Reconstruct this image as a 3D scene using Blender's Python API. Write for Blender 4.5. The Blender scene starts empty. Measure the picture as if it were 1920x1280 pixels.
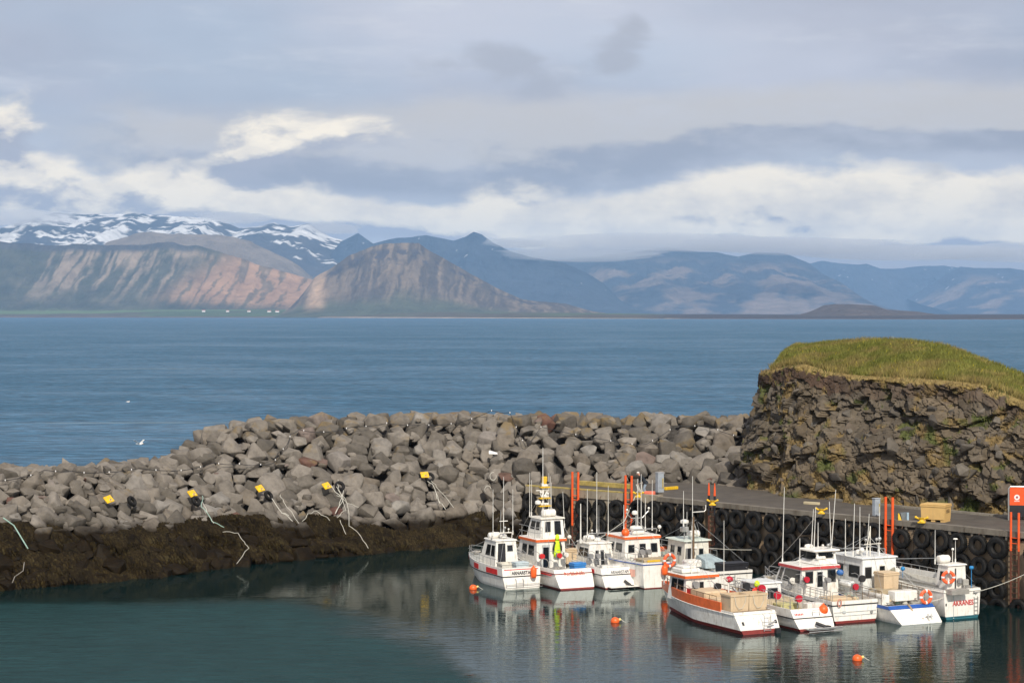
import bpy, bmesh, math, random
import numpy as np
from mathutils import Vector, Matrix, Euler, noise as mnoise
R = math.radians
random.seed(7); rng = np.random.default_rng(7)
S = bpy.context.scene
COL = S.collection

# ------------------------------------------------------------------ camera, sky, sun, exposure
F = 3733.3; HC = 17.0; HY = 590.5          # focal length in photo pixels, camera height above the water, horizon row
cam = bpy.data.cameras.new('camera'); cam.lens = 70; cam.sensor_width = 36; cam.clip_start = 1; cam.clip_end = 120000
co = bpy.data.objects.new('camera', cam); COL.objects.link(co)
PITCH = math.atan((640-HY)/F)
co.location = (0, 0, HC); co.rotation_euler = (math.pi/2-PITCH, 0, 0); S.camera = co
S.render.resolution_x = 1024; S.render.resolution_y = 682
SUN_EL = 40; SUN_AZ = 10        # the sun stands behind the camera, slightly to the right
SKY = 0.10
S.view_settings.view_transform = 'Standard'; S.view_settings.look = 'None'
S.view_settings.exposure = 0.08; S.view_settings.gamma = 1; S.view_settings.use_curve_mapping = False
S.render.engine = 'CYCLES'
S.cycles.max_bounces = 6; S.cycles.diffuse_bounces = 2; S.cycles.glossy_bounces = 3
S.cycles.volume_bounces = 1; S.cycles.transparent_max_bounces = 6

def lin(c):
    return tuple(((v/255)/12.92 if v/255 <= .04045 else ((v/255+.055)/1.055)**2.4) for v in c)

world = bpy.data.worlds.new('World'); S.world = world; world.use_nodes = True
W = world.node_tree; W.nodes.clear()

class NT:
    "small helper that writes node trees"
    def __init__(s, t): s.t = t
    def n(s, typ, **k):
        o = s.t.nodes.new(typ)
        for a, b in k.items(): setattr(o, a, b)
        return o
    def put(s, sock, v):
        if isinstance(v, bpy.types.NodeSocket): s.t.links.new(v, sock)
        elif v is not None: sock.default_value = v
    def m(s, op, a, b=None, c=None, clamp=False):
        o = s.n('ShaderNodeMath', operation=op, use_clamp=clamp)
        for i, v in enumerate((a, b, c)):
            if v is not None: s.put(o.inputs[i], v)
        return o.outputs[0]
    def vm(s, op, a, b=None):
        o = s.n('ShaderNodeVectorMath', operation=op)
        s.put(o.inputs[0], a)
        if b is not None: s.put(o.inputs[1], b)
        return o.outputs[0]
    def comb(s, x, y, z):
        o = s.n('ShaderNodeCombineXYZ')
        for i, v in enumerate((x, y, z)): s.put(o.inputs[i], v)
        return o.outputs[0]
    def sep(s, v):
        o = s.n('ShaderNodeSeparateXYZ'); s.put(o.inputs[0], v); return o.outputs
    def noise(s, vec, scale, detail=4, rough=.55, dist=0, col=False):
        o = s.n('ShaderNodeTexNoise'); s.put(o.inputs['Vector'], vec)
        o.inputs['Scale'].default_value = scale; o.inputs['Detail'].default_value = detail
        o.inputs['Roughness'].default_value = rough; o.inputs['Distortion'].default_value = dist
        return o.outputs['Color' if col else 'Fac']
    def mix(s, f, a, b, mode='MIX'):
        o = s.n('ShaderNodeMix', data_type='RGBA', blend_type=mode)
        s.put(o.inputs[0], f)
        for i, v in ((6, a), (7, b)):
            if isinstance(v, (tuple, list)) and len(v) == 3: v = tuple(v)+(1,)
            s.put(o.inputs[i], v)
        return o.outputs[2]
    def ramp(s, f, stops, interp='LINEAR'):
        o = s.n('ShaderNodeValToRGB'); s.put(o.inputs[0], f); e = o.color_ramp; e.interpolation = interp
        while len(e.elements) < len(stops): e.elements.new(.5)
        for q, (p, c) in zip(e.elements, stops):
            q.position = p
            if isinstance(c, (int, float)): c = (c, c, c)
            q.color = tuple(c)[:3]+(1,)
        return o.outputs[0]
    def mr(s, v, a, b, c=0., d=1., smooth=True):
        o = s.n('ShaderNodeMapRange'); o.interpolation_type = 'SMOOTHSTEP' if smooth else 'LINEAR'
        s.put(o.inputs[0], v)
        for i, q in enumerate((a, b, c, d)): o.inputs[i+1].default_value = q
        return o.outputs[0]
    def bump(s, h, strength=.5, dist=.05, normal=None):
        o = s.n('ShaderNodeBump'); s.put(o.inputs['Height'], h)
        o.inputs['Strength'].default_value = strength; o.inputs['Distance'].default_value = dist
        if normal is not None: s.put(o.inputs['Normal'], normal)
        return o.outputs[0]

# --- sky: Nishita behind layers of cloud, all laid out by compass direction and elevation
def cloud_group():
    g = bpy.data.node_groups.new('cloud_density', 'ShaderNodeTree')
    g.interface.new_socket('Dir', in_out='INPUT', socket_type='NodeSocketVector')
    g.interface.new_socket('Lift', in_out='INPUT', socket_type='NodeSocketFloat')
    for nm in ('Cumulus', 'Grey', 'Puff'): g.interface.new_socket(nm, in_out='OUTPUT', socket_type='NodeSocketFloat')
    T = NT(g); gi = T.n('NodeGroupInput'); go = T.n('NodeGroupOutput')
    x, y, z = T.sep(gi.outputs['Dir'])
    el = T.m('ADD', z, gi.outputs['Lift'])
    az = T.m('ARCTAN2', x, y)
    p = T.comb(x, y, T.m('MULTIPLY', el, 2.2))
    warp = T.vm('SCALE', T.vm('SUBTRACT', T.noise(p, 9, 3, col=True), (.5, .5, .5)))
    warp.node.inputs['Scale'].default_value = .05
    p = T.vm('ADD', p, warp)
    nb = T.noise(p, 26, 6, .56)
    nf = T.noise(p, 11, 7, .6)
    ns = T.noise(T.comb(x, y, T.m('MULTIPLY', el, 4.5)), 8, 5, .55)
    def blob(cx, cy, rx, ry, k=1.0):     # given in photo pixels, turned into angles
        a = T.m('DIVIDE', T.m('SUBTRACT', az, math.atan((cx-960)/F)), rx/F)
        e = T.m('DIVIDE', T.m('SUBTRACT', el, (HY-cy)/F), ry/F)
        r = T.m('ADD', T.m('MULTIPLY', a, a), T.m('MULTIPLY', e, e))
        return T.m('MULTIPLY', T.m('EXPONENT', T.m('MULTIPLY', r, -1)), k)
    def total(l):
        o = l[0]
        for q in l[1:]: o = T.m('ADD', o, q)
        return o
    cum = total([blob(1400, 375, 150, 58, .75), blob(1080, 410, 230, 52, .75), blob(1620, 405, 260, 62, .75), blob(1880, 420, 220, 70, .8),
                 blob(340, 372, 210, 42, .64), blob(30, 345, 100, 40, .66), blob(530, 250, 130, 42, .50), blob(700, 250, 140, 36, .34), blob(480, 292, 80, 34, .42), blob(700, 415, 230, 34, .55),
                 blob(1250, 450, 420, 40, .7), blob(1700, 470, 420, 46, .8), blob(20, 415, 260, 30, .58), blob(1040, 470, 220, 34, .7), blob(20, 235, 75, 55, .50),
                 blob(560, 405, 160, 28, .55), blob(1800, 448, 200, 34, .5), blob(3200, 380, 900, 90, .8), blob(-1300, 360, 900, 90, .8), blob(-4500, 380, 2000, 110, .8), blob(6500, 380, 2000, 110, .8)])
    cum = T.m('ADD', cum, T.m('MULTIPLY', T.m('SUBTRACT', nb, .5), 1.15))
    g1 = total([blob(900, 262, 480, 82, .95), blob(1560, 225, 520, 62, 1.0), blob(480, 285, 330, 75, .85), blob(980, 340, 330, 55, .75),
                blob(1950, 250, 320, 50, .7), blob(2700, 230, 700, 90, .6), blob(-900, 250, 700, 90, .5)])
    g1 = T.m('ADD', g1, T.m('ADD', T.m('MULTIPLY', T.m('SUBTRACT', ns, .5), .7), T.m('MULTIPLY', T.m('SUBTRACT', nf, .5), 1.1)))
    pf = total([blob(935, 115, 85, 40, .8), blob(1152, 118, 50, 40, .8), blob(1195, 50, 30, 50, .45), blob(1000, 160, 80, 40, .40), blob(800, 120, 60, 40, .3), blob(1760, 325, 40, 26, .4)])
    pf = T.m('ADD', pf, T.m('MULTIPLY', T.m('SUBTRACT', nb, .5), 1.9))
    T.put(go.inputs['Cumulus'], cum); T.put(go.inputs['Grey'], g1); T.put(go.inputs['Puff'], pf)
    return g
T = NT(W)
cg = cloud_group()
tc = T.n('ShaderNodeTexCoord'); d = T.vm('NORMALIZE', tc.outputs['Generated'])
def cd(lift):
    o = T.n('ShaderNodeGroup'); o.node_tree = cg; T.put(o.inputs['Dir'], d); o.inputs['Lift'].default_value = lift; return o.outputs
c0 = cd(0.0); c1 = cd(0.008)
sky = T.n('ShaderNodeTexSky', sky_type='NISHITA', sun_disc=False, sun_elevation=R(SUN_EL), sun_rotation=R(180-SUN_AZ), altitude=20, air_density=1.0, dust_density=1.4, ozone_density=1.2)
K = 1/SKY
def sc(c, k=1.06): return tuple(v*K*k for v in lin(c))
x, y, z = T.sep(d)
pv = T.comb(x, y, T.m('MULTIPLY', z, 3.0))
veiln = T.noise(pv, 3.2, 5, .55)
veil = T.mix(T.mr(veiln, .3, .7), sc((173, 172, 181)), sc((204, 203, 210)))
base = T.mix(T.mr(T.noise(pv, 5.5, 4, .5), .35, .75, .97, .68), sky.outputs[0], veil)
low = T.mr(z, .02, .105, .92, 0.)
base = T.mix(low, base, sc((203, 203, 205), 1.1))
wisp = T.noise(T.comb(x, y, T.m('MULTIPLY', z, 5.)), 12, 7, .62)
base = T.mix(T.mr(wisp, .50, .78, 0, .5), base, sc((220, 218, 218), 1.1))
# grey layer
gm = T.mr(c0['Grey'], .25, .95)
gl = T.m('SUBTRACT', c0['Grey'], c1['Grey'])
gcol = T.mix(T.mr(gl, -.12, .14), sc((161, 160, 166)), sc((216, 208, 199), .94))
gcol = T.mix(T.m('MULTIPLY', T.mr(T.noise(pv, 14, 7, .62), .42, .75), .6), gcol, sc((208, 205, 206)))
cur = T.mix(T.m('MULTIPLY', gm, .92), base, gcol)
# cumulus
cm = T.mr(c0['Cumulus'], .22, .60)
cl = T.m('SUBTRACT', c0['Cumulus'], c1['Cumulus'])
cshade = T.m('ADD', T.mr(cl, -.12, .24), T.m('MULTIPLY', T.m('SUBTRACT', T.noise(T.comb(x, y, T.m('MULTIPLY', z, 2.0)), 24, 7, .62), .57), 1.8), clamp=True)
ccol = T.mix(cshade, sc((182, 179, 184), 1.0), sc((255, 239, 210), 1.25))
cur = T.mix(T.m('MULTIPLY', cm, .95), cur, ccol)
pm = T.mr(c0['Puff'], .22, .85)
cur = T.mix(T.m('MULTIPLY', pm, .8), cur, sc((180, 179, 184), 1.0))
bg = T.n('ShaderNodeBackground'); T.put(bg.inputs[0], cur); bg.inputs[1].default_value = SKY
T.t.links.new(bg.outputs[0], T.n('ShaderNodeOutputWorld').inputs[0])
world.cycles.sampling_method = 'MANUAL'; world.cycles.sample_map_resolution = 512

sl = bpy.data.lights.new('sun', 'SUN'); sl.energy = 4.0; sl.angle = R(.6); sl.color = (1, .93, .82)
so = bpy.data.objects.new('sun', sl); COL.objects.link(so)
sdir = Vector((math.sin(R(SUN_AZ))*math.cos(R(SUN_EL)), -math.cos(R(SUN_AZ))*math.cos(R(SUN_EL)), math.sin(R(SUN_EL))))
so.rotation_euler = sdir.to_track_quat('Z', 'Y').to_euler(); so.location = (30, -60, 90)

# ------------------------------------------------------------------ helpers
CPI, SPI = math.cos(PITCH), math.sin(PITCH)
def ray(px, py):
    a = (px-960)/F; b = (640-py)/F
    return Vector((a, CPI + b*SPI, -SPI + b*CPI))
def pt(px, py, z=0.0):
    r = ray(px, py); t = (z-HC)/r.z; return Vector((0, 0, HC))+r*t
def ptd(px, py, Y):
    r = ray(px, py); return Vector((0, 0, HC))+r*(Y/r.y)

def tag(o, label=None, cat=None, group=None, kind=None):
    if label: o['label'] = label
    if cat: o['category'] = cat
    if group: o['group'] = group
    if kind: o['kind'] = kind
    return o
def empty(name, loc=(0, 0, 0), rz=0, parent=None):
    o = bpy.data.objects.new(name, None); COL.objects.link(o); o.location = loc; o.rotation_euler = (0, 0, rz); o.empty_display_size = .2
    if parent: o.parent = parent
    return o
def copy_tree(o, parent=None):
    c = o.copy(); COL.objects.link(c)
    if parent: c.parent = parent
    for ch in list(o.children): copy_tree(ch, c)
    return c

class MB:
    def __init__(s): s.v = []; s.f = []; s.mi = []; s.cur = 0
    def add(s, vs, fs):
        b = len(s.v); s.v += [tuple(v) for v in vs]
        for q in fs: s.f.append(tuple(b+i for i in q)); s.mi.append(s.cur)
        return s
    def box(s, c, size, rz=0, M=None, bev=0):
        x, y, z = size[0]/2, size[1]/2, size[2]/2
        if bev:
            b = bev; vs = []; 
            for zz, k in ((-z, 1), (-z+b, 0), (z-b, 0), (z, 1)):
                i = b*k
                vs += [(-x+b, -y+i, zz), (x-b, -y+i, zz), (x-i, -y+b, zz), (x-i, y-b, zz), (x-b, y-i, zz), (-x+b, y-i, zz), (-x+i, y-b, zz), (-x+i, -y+b, zz)]
            fs = [tuple(range(7, -1, -1)), tuple(range(24, 32))]
            for r in range(3):
                for i in range(8): fs.append((r*8+i, r*8+(i+1) % 8, r*8+8+(i+1) % 8, r*8+8+i))
        else:
            vs = [(-x, -y, -z), (x, -y, -z), (x, y, -z), (-x, y, -z), (-x, -y, z), (x, -y, z), (x, y, z), (-x, y, z)]
            fs = [(0, 3, 2, 1), (4, 5, 6, 7), (0, 1, 5, 4), (1, 2, 6, 5), (2, 3, 7, 6), (3, 0, 4, 7)]
        mt = Matrix.Translation(c) @ (M if M else Matrix.Rotation(rz, 4, 'Z'))
        return s.add([mt @ Vector(v) for v in vs], fs)
    def frus(s, b, t):
        "b, t: four corners each, counter-clockwise from above"
        return s.add(list(b)+list(t), [(3, 2, 1, 0), (4, 5, 6, 7), (0, 1, 5, 4), (1, 2, 6, 5), (2, 3, 7, 6), (3, 0, 4, 7)])
    def tube(s, pts, r, n=6, cap=True, r2=None):
        pts = [Vector(p) for p in pts]; k = len(pts); vs = []
        up = None
        for i, p in enumerate(pts):
            dd = (pts[min(i+1, k-1)]-pts[max(i-1, 0)])
            if dd.length < 1e-9: dd = Vector((0, 0, 1))
            dd.normalize()
            if up is None:
                up = Vector((0, 0, 1)) if abs(dd.z) < .9 else Vector((1, 0, 0))
            a = dd.cross(up); 
            if a.length < 1e-6: a = dd.orthogonal()
            a.normalize(); b2 = a.cross(dd).normalized(); up = b2
            rr = r if r2 is None else r+(r2-r)*i/(k-1)
            for j in range(n):
                t = 2*math.pi*j/n; vs.append(p+a*(rr*math.cos(t))+b2*(rr*math.sin(t)))
        fs = []
        for i in range(k-1):
            for j in range(n): fs.append((i*n+j, i*n+(j+1) % n, (i+1)*n+(j+1) % n, (i+1)*n+j))
        if cap: fs += [tuple(range(n-1, -1, -1)), tuple((k-1)*n+j for j in range(n))]
        return s.add(vs, fs)
    def lathe(s, prof, n=16, M=None, closed=False):
        M = M or Matrix.Identity(4); vs = []; k = len(prof)
        for (r, z) in prof:
            for j in range(n):
                t = 2*math.pi*j/n; vs.append(M @ Vector((r*math.cos(t), r*math.sin(t), z)))
        fs = []
        for i in range(k if closed else k-1):
            i2 = (i+1) % k
            for j in range(n): fs.append((i*n+j, i*n+(j+1) % n, i2*n+(j+1) % n, i2*n+j))
        if not closed: fs += [tuple(range(n-1, -1, -1)), tuple((k-1)*n+j for j in range(n))]
        return s.add(vs, fs)
    def sphere(s, c, r, n=12, m=8, sc=(1, 1, 1)):
        prof = [(max(r*math.sin(math.pi*i/m), .001), -r*math.cos(math.pi*i/m)) for i in range(m+1)]
        return s.lathe(prof, n, Matrix.Translation(c) @ Matrix.Diagonal((*sc, 1)))
    def build(s, name, mat, parent=None, smooth=False, kind=None, at=None):
        me = bpy.data.meshes.new(name); me.from_pydata(s.v, [], s.f)
        mats = mat if isinstance(mat, (list, tuple)) else [mat]
        for m_ in mats: me.materials.append(m_)
        if len(mats) > 1: me.polygons.foreach_set('material_index', s.mi)
        if smooth:
            me.polygons.foreach_set('use_smooth', [True]*len(me.polygons))
            if smooth == 'auto': me.set_sharp_from_angle(angle=R(38))
        me.update()
        o = bpy.data.objects.new(name, me); COL.objects.link(o)
        if parent: o.parent = parent
        if at is not None: o.location = at
        if kind: o['kind'] = kind
        return o
def obj_np(name, v, f, mat, parent=None, smooth=False, kind=None, col=None):
    me = bpy.data.meshes.new(name)
    v = np.asarray(v, np.float32); f = np.asarray(f, np.int32); k = f.shape[1]
    me.vertices.add(len(v)); me.vertices.foreach_set('co', v.ravel())
    me.loops.add(f.size); me.loops.foreach_set('vertex_index', f.ravel())
    me.polygons.add(len(f)); me.polygons.foreach_set('loop_start', np.arange(0, f.size, k, dtype=np.int32))
    me.polygons.foreach_set('loop_total', np.full(len(f), k, np.int32))
    me.polygons.foreach_set('use_smooth', np.full(len(f), bool(smooth)))
    me.materials.append(mat)
    if col is not None:
        a = me.color_attributes.new('Col', 'FLOAT_COLOR', 'POINT'); c4 = np.ones((len(v), 4), np.float32); c4[:, :3] = col
        a.data.foreach_set('color', c4.ravel())
    me.update(calc_edges=True); me.validate()
    o = bpy.data.objects.new(name, me); COL.objects.link(o)
    if parent: o.parent = parent
    if kind: o['kind'] = kind
    return o
def grid_faces(nu, nv):
    i = np.arange(nu-1)[:, None]*nv+np.arange(nv-1)[None]
    return np.stack([i, i+nv, i+nv+1, i+1], -1).reshape(-1, 4)

def vnoise(x, y, seed=0):
    "value noise, vectorised"
    xi = np.floor(x).astype(np.int64); yi = np.floor(y).astype(np.int64); fx = x-xi; fy = y-yi
    fx = fx*fx*(3-2*fx); fy = fy*fy*(3-2*fy)
    def h(a, b):
        n = (a*374761393+b*668265263+seed*982451653) & 0xffffffff
        n = ((n ^ (n >> 13))*1274126177) & 0xffffffff
        return ((n ^ (n >> 16)) & 0xffff)/65535.
    return (h(xi, yi)*(1-fx)+h(xi+1, yi)*fx)*(1-fy)+(h(xi, yi+1)*(1-fx)+h(xi+1, yi+1)*fx)*fy
def fbm(x, y, o=5, seed=0, g=.5):
    s = 0; a = 1; t = 0
    for i in range(o):
        s = s+a*vnoise(x*2**i+i*17.3, y*2**i+i*5.1, seed+i); t += a; a *= g
    return s/t

# ------------------------------------------------------------------ materials
MATS = {}
def mat(name, c, rough=.5, metal=0, var=.12, scale=3, bump=0, bscale=20, dirt=None, dirt_amt=0, spec=.5, coat=0, dscale=2.0):
    if name in MATS: return MATS[name]
    m = bpy.data.materials.new(name); m.use_nodes = True; T = NT(m.node_tree); T.t.nodes.clear()
    p = T.n('ShaderNodeBsdfPrincipled'); T.t.links.new(p.outputs[0], T.n('ShaderNodeOutputMaterial').inputs[0])
    tc = T.n('ShaderNodeTexCoord').outputs['Object']
    nz = T.noise(tc, scale, 5, .6)
    a = tuple(v*(1-var) for v in c); b = tuple(min(1, v*(1+var)) for v in c)
    cc = T.mix(T.mr(nz, .3, .7), a, b)
    if dirt:
        x, y, z = T.sep(tc)
        dn = T.noise(T.comb(T.m('MULTIPLY', x, 3), T.m('MULTIPLY', y, 3), T.m('MULTIPLY', z, .6)), dscale, 6, .65)
        cc = T.mix(T.mr(dn, .5, .78, 0, dirt_amt), cc, dirt)
    T.put(p.inputs['Base Color'], cc); p.inputs['Roughness'].default_value = rough; p.inputs['Metallic'].default_value = metal
    p.inputs['Specular IOR Level'].default_value = spec
    if coat: p.inputs['Coat Weight'].default_value = coat
    if bump: T.put(p.inputs['Normal'], T.bump(T.noise(tc, bscale, 5, .6), bump, .02))
    MATS[name] = m; return m
white = mat('boat_white', (.86, .83, .76), .36, dirt=(.40, .29, .17), dirt_amt=.6, var=.07, dscale=2.6)
white2 = mat('boat_white_worn', (.82, .79, .72), .42, dirt=(.30, .20, .11), dirt_amt=.8, var=.10, dscale=2.6)
white3 = mat('boat_cold_white', (.80, .81, .78), .38, dirt=(.28, .22, .15), dirt_amt=.65, var=.08)
cream = mat('cabin_cream', (.78, .74, .64), .4, dirt=(.4, .3, .2), dirt_amt=.35)
offgrey = mat('pale_grey_paint', (.52, .54, .53), .5, dirt=(.25, .2, .15), dirt_amt=.5)
deckm = mat('deck_grey', (.42, .42, .38), .7, dirt=(.16, .13, .1), dirt_amt=.7, var=.2, dscale=4)
decktan = mat('deck_tan', (.42, .34, .22), .7, dirt=(.16, .12, .08), dirt_amt=.6, var=.2, dscale=4)
orange = mat('orange_paint', (.78, .15, .035), .4, dirt=(.4, .2, .1), dirt_amt=.3)
red = mat('red_paint', (.62, .03, .03), .4)
redd = mat('antifouling_red', (.22, .025, .02), .6, dirt=(.05, .05, .03), dirt_amt=.6)
bluegr = mat('antifouling_teal', (.03, .16, .20), .6, dirt=(.05, .08, .05), dirt_amt=.6)
blue = mat('blue_paint', (.015, .09, .36), .4)
tubblue = mat('tub_blue', (.05, .25, .62), .5, dirt=(.1, .12, .15), dirt_amt=.4)
black = mat('black_rubber_trim', (.02, .02, .022), .6)
glass = mat('dark_window_glass', (.012, .015, .018), .08, spec=.6)
frame = mat('window_frame_grey', (.25, .25, .25), .4)
steel = mat('galvanised_steel', (.48, .48, .46), .4, metal=.6, dirt=(.25, .15, .08), dirt_amt=.4)
antm = mat('antenna_white', (.78, .76, .70), .45)
brown = mat('brown_mast', (.16, .10, .055), .7)
tub = mat('tub_beige', (.62, .47, .30), .6, dirt=(.35, .24, .14), dirt_amt=.5, var=.06)
tubl = mat('tub_light', (.70, .66, .56), .6, dirt=(.35, .27, .18), dirt_amt=.5)
buoym = mat('buoy_orange', (.90, .13, .02), .4, var=.06, dirt=(.5, .2, .1), dirt_amt=.25)
ringm = mat('life_ring_orange', (.88, .12, .03), .5)
hiv = mat('high_visibility_yellow', (.62, .85, .02), .7, var=.15, scale=6)
hivr = mat('high_visibility_red', (.92, .06, .03), .7, var=.2, scale=5)
rope_w = mat('rope_white', (.60, .58, .50), .8, bump=.5, bscale=60)
rope_g = mat('rope_green', (.30, .45, .38), .8)
net_m = mat('net_grey', (.27, .25, .22), .9, var=.5, scale=14, bump=1, bscale=40)
yel = mat('mooring_yellow', (.78, .48, .02), .55, dirt=(.3, .2, .05), dirt_amt=.5)
ladr = mat('ladder_orange', (.85, .11, .02), .5, dirt=(.25, .1, .05), dirt_amt=.4)
ladr2 = mat('ladder_rust_red', (.12, .038, .02), .8, dirt=(.06, .04, .03), dirt_amt=.8)
boxgrey = mat('cabinet_grey', (.36, .40, .44), .45, dirt=(.25, .2, .15), dirt_amt=.3)
alum = mat('aluminium_dull', (.42, .40, .36), .5, metal=.3, dirt=(.2, .15, .1), dirt_amt=.5)
tarp = mat('tarpaulin_blue_grey', (.33, .40, .42), .7, var=.2, bump=.6, bscale=6)
blackbox = mat('black_plastic', (.018, .018, .022), .5, var=.3)
def tyre_mat():
    m = mat('tyre_rubber', (.014, .0135, .013), .66, var=.45, scale=3, bump=.5, bscale=25, dirt=(.05, .04, .03), dirt_amt=.4, dscale=3, spec=.2)
    return m
tyrem = tyre_mat()

# ------------------------------------------------------------------ water
def water_mat(name, body, refl_max, rough, waves, harbour=False):
    m = bpy.data.materials.new(name); m.use_nodes = True; T = NT(m.node_tree); T.t.nodes.clear()
    P = T.n('ShaderNodeNewGeometry').outputs['Position']
    x, y, z = T.sep(P)
    h = None
    for (sx, sy, s, k, det) in waves:
        n = T.noise(T.comb(T.m('MULTIPLY', x, sx), T.m('MULTIPLY', y, sy), 0.), s, det, .6, .4)
        q = T.m('MULTIPLY', n, k); h = q if h is None else T.m('ADD', h, q)
    fr = T.n('ShaderNodeFresnel'); fr.inputs[0].default_value = 1.333
    if harbour:
        # a light breeze roughens two patches of the basin and leaves the rest glassy
        wob = T.m('MULTIPLY', T.m('SUBTRACT', T.noise(P, .12, 5, .62), .5), 9.)
        g1 = T.m('SUBTRACT', 121., y)
        g2 = T.m('ADD', T.m('MULTIPLY', T.m('SUBTRACT', -7.5, x), .885), T.m('MULTIPLY', T.m('SUBTRACT', 113.4, y), .471))
        ruff = T.mr(T.m('ADD', T.m('MINIMUM', g1, g2), wob), 0., 5.5)
        near = T.mr(T.m('ADD', y, wob), 116., 104.)
        # tongue of calm water that reaches towards the camera
        dx = T.m('DIVIDE', T.m('SUBTRACT', x, T.m('ADD', -.6, T.m('MULTIPLY', T.m('SUBTRACT', 104., y), .22))), 4.0)
        cal = T.m('EXPONENT', T.m('MULTIPLY', T.m('MULTIPLY', dx, dx), -1.))
        cal = T.mr(T.m('ADD', cal, T.m('MULTIPLY', T.m('SUBTRACT', T.noise(P, .3, 4, .6), .5), .7)), .3, .62)
        ruff = T.m('MULTIPLY', ruff, T.m('SUBTRACT', 1., cal))
        amp = T.m('ADD', T.m('ADD', .06, T.m('MULTIPLY', near, .13)), T.m('MULTIPLY', ruff, .8))
        h = T.m('MULTIPLY', h, amp)
        nrm = T.bump(h, 1.0, .10)
        T.put(fr.inputs['Normal'], nrm)
        fac = T.m('MULTIPLY', fr.outputs[0], T.m('SUBTRACT', 1., T.m('MULTIPLY', ruff, .72)))
        fac = T.m('MINIMUM', T.m('MULTIPLY', fac, 1.08), refl_max)
        rg = T.m('ADD', .0, T.m('MULTIPLY', ruff, .22))
        bcol = T.mix(ruff, tuple(v*.42 for v in body), body)
        rp = T.noise(T.comb(T.m('MULTIPLY', x, .45), y, 0.), 1.1, 6, .65, .4); pt_ = T.noise(P, .09, 4, .6)
        bcol = T.mix(ruff, bcol, T.mix(1., bcol, T.ramp(T.m('ADD', T.m('MULTIPLY', rp, .75), T.m('MULTIPLY', pt_, .3)), [(.35, .75), (.53, 1.), (.72, 1.35)]), 'MULTIPLY'))  # ripple light and dark painted into the body colour, plus broad patches
    else:
        nrm = T.bump(h, 1.0, 1.6)
        T.put(fr.inputs['Normal'], nrm)
        wind = T.noise(T.comb(T.m('MULTIPLY', x, .6), y, 0.), .006, 7, .68)
        w2 = T.noise(T.comb(T.m('MULTIPLY', x, .5), y, 0.), .045, 6, .68)
        wk = T.mr(T.m('ADD', T.m('MULTIPLY', wind, .5), T.m('MULTIPLY', w2, .5)), .42, .62)
        fac = T.m('ADD', T.m('ADD', .03, T.m('MULTIPLY', wk, .13)), T.m('MULTIPLY', fr.outputs[0], refl_max))
        rg = rough; bcol = T.mix(wk, tuple(v*.9 for v in body), tuple(v*1.10 for v in body))
        cw = T.mr(T.noise(T.comb(T.m('MULTIPLY', x, .6), y, 0.), .42, 6, .62, .5), .32, .68, 0, 1, False)     # wave shading put into the body colour: light crests, dark troughs
        bcol = T.mix(1., bcol, T.ramp(cw, [(0, .55), (.5, .98), (1, 1.55)]), 'MULTIPLY')
        sk = T.noise(T.comb(T.m('MULTIPLY', x, .12), y, 0.), .05, 5, .6)
        bcol = T.mix(T.mr(sk, .63, .72, 0, .55), bcol, (.26, .33, .36))
    df = T.n('ShaderNodeBsdfDiffuse'); T.put(df.inputs['Normal'], nrm); T.put(df.inputs[0], bcol if not isinstance(bcol, tuple) else bcol+(1,))
    gl = T.n('ShaderNodeBsdfGlossy'); gl.inputs[0].default_value = (.74, .81, .80, 1) if harbour else (.97, .985, 1, 1); T.put(gl.inputs['Roughness'], rg); T.put(gl.inputs['Normal'], nrm)
    mx = T.n('ShaderNodeMixShader'); T.put(mx.inputs[0], fac); T.t.links.new(df.outputs[0], mx.inputs[1]); T.t.links.new(gl.outputs[0], mx.inputs[2])
    T.t.links.new(mx.outputs[0], T.n('ShaderNodeOutputMaterial').inputs[0])
    return m
sea_m = water_mat('sea_water', (.052, .142, .230), .27, .18, [(.5, 1, .35, 1.0, 4), (.6, 1.2, 1.1, .35, 4), (.4, 1, .10, 1.6, 3)])
har_m = water_mat('harbour_water', (.012, .042, .044), .62, .05, [(.45, 1.3, 1.3, 1.0, 3), (.6, 1.2, 3.6, .35, 3)], harbour=True)
mb = MB(); mb.add([(-24000, -1500, 0), (24000, -1500, 0), (24000, 24000, 0), (-24000, 24000, 0)], [(0, 1, 2, 3)])
mb.build('sea', sea_m, kind='structure')

# ------------------------------------------------------------------ land across the bay and mountains
def vcol_mat(name, rough=.9, spec=.2, nscale=None, namt=.0, bump=0, bscale=1.):
    m = bpy.data.materials.new(name); m.use_nodes = True; T = NT(m.node_tree)
    p = T.t.nodes['Principled BSDF']; at = T.n('ShaderNodeVertexColor', layer_name='Col').outputs[0]
    c = at
    if nscale:
        tc = T.n('ShaderNodeTexCoord').outputs['Object']
        n = T.noise(tc, nscale, 6, .62)
        c = T.mix(1., at, T.ramp(n, [(.25, 1-namt), (.75, 1+namt)]), 'MULTIPLY')
        if bump: T.put(p.inputs['Normal'], T.bump(T.noise(tc, bscale, 6, .65), bump, .1 if bscale > .1 else 60.))
    T.put(p.inputs['Base Color'], c); p.inputs['Roughness'].default_value = rough; p.inputs['Specular IOR Level'].default_value = spec
    return m
far_m = vcol_mat('far_land', nscale=.006, namt=.35, bump=1.0, bscale=.012)
def interp(x, pts):
    pts = sorted(pts); return np.interp(x, [p[0] for p in pts], [p[1] for p in pts])
def lerp3(a, b, t): return np.array(a)[None]*(1-t[..., None])+np.array(b)[None]*t[..., None]
def sm(x, a, b):
    t = np.clip((x-a)/(b-a), 0, 1); return t*t*(3-2*t)

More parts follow.
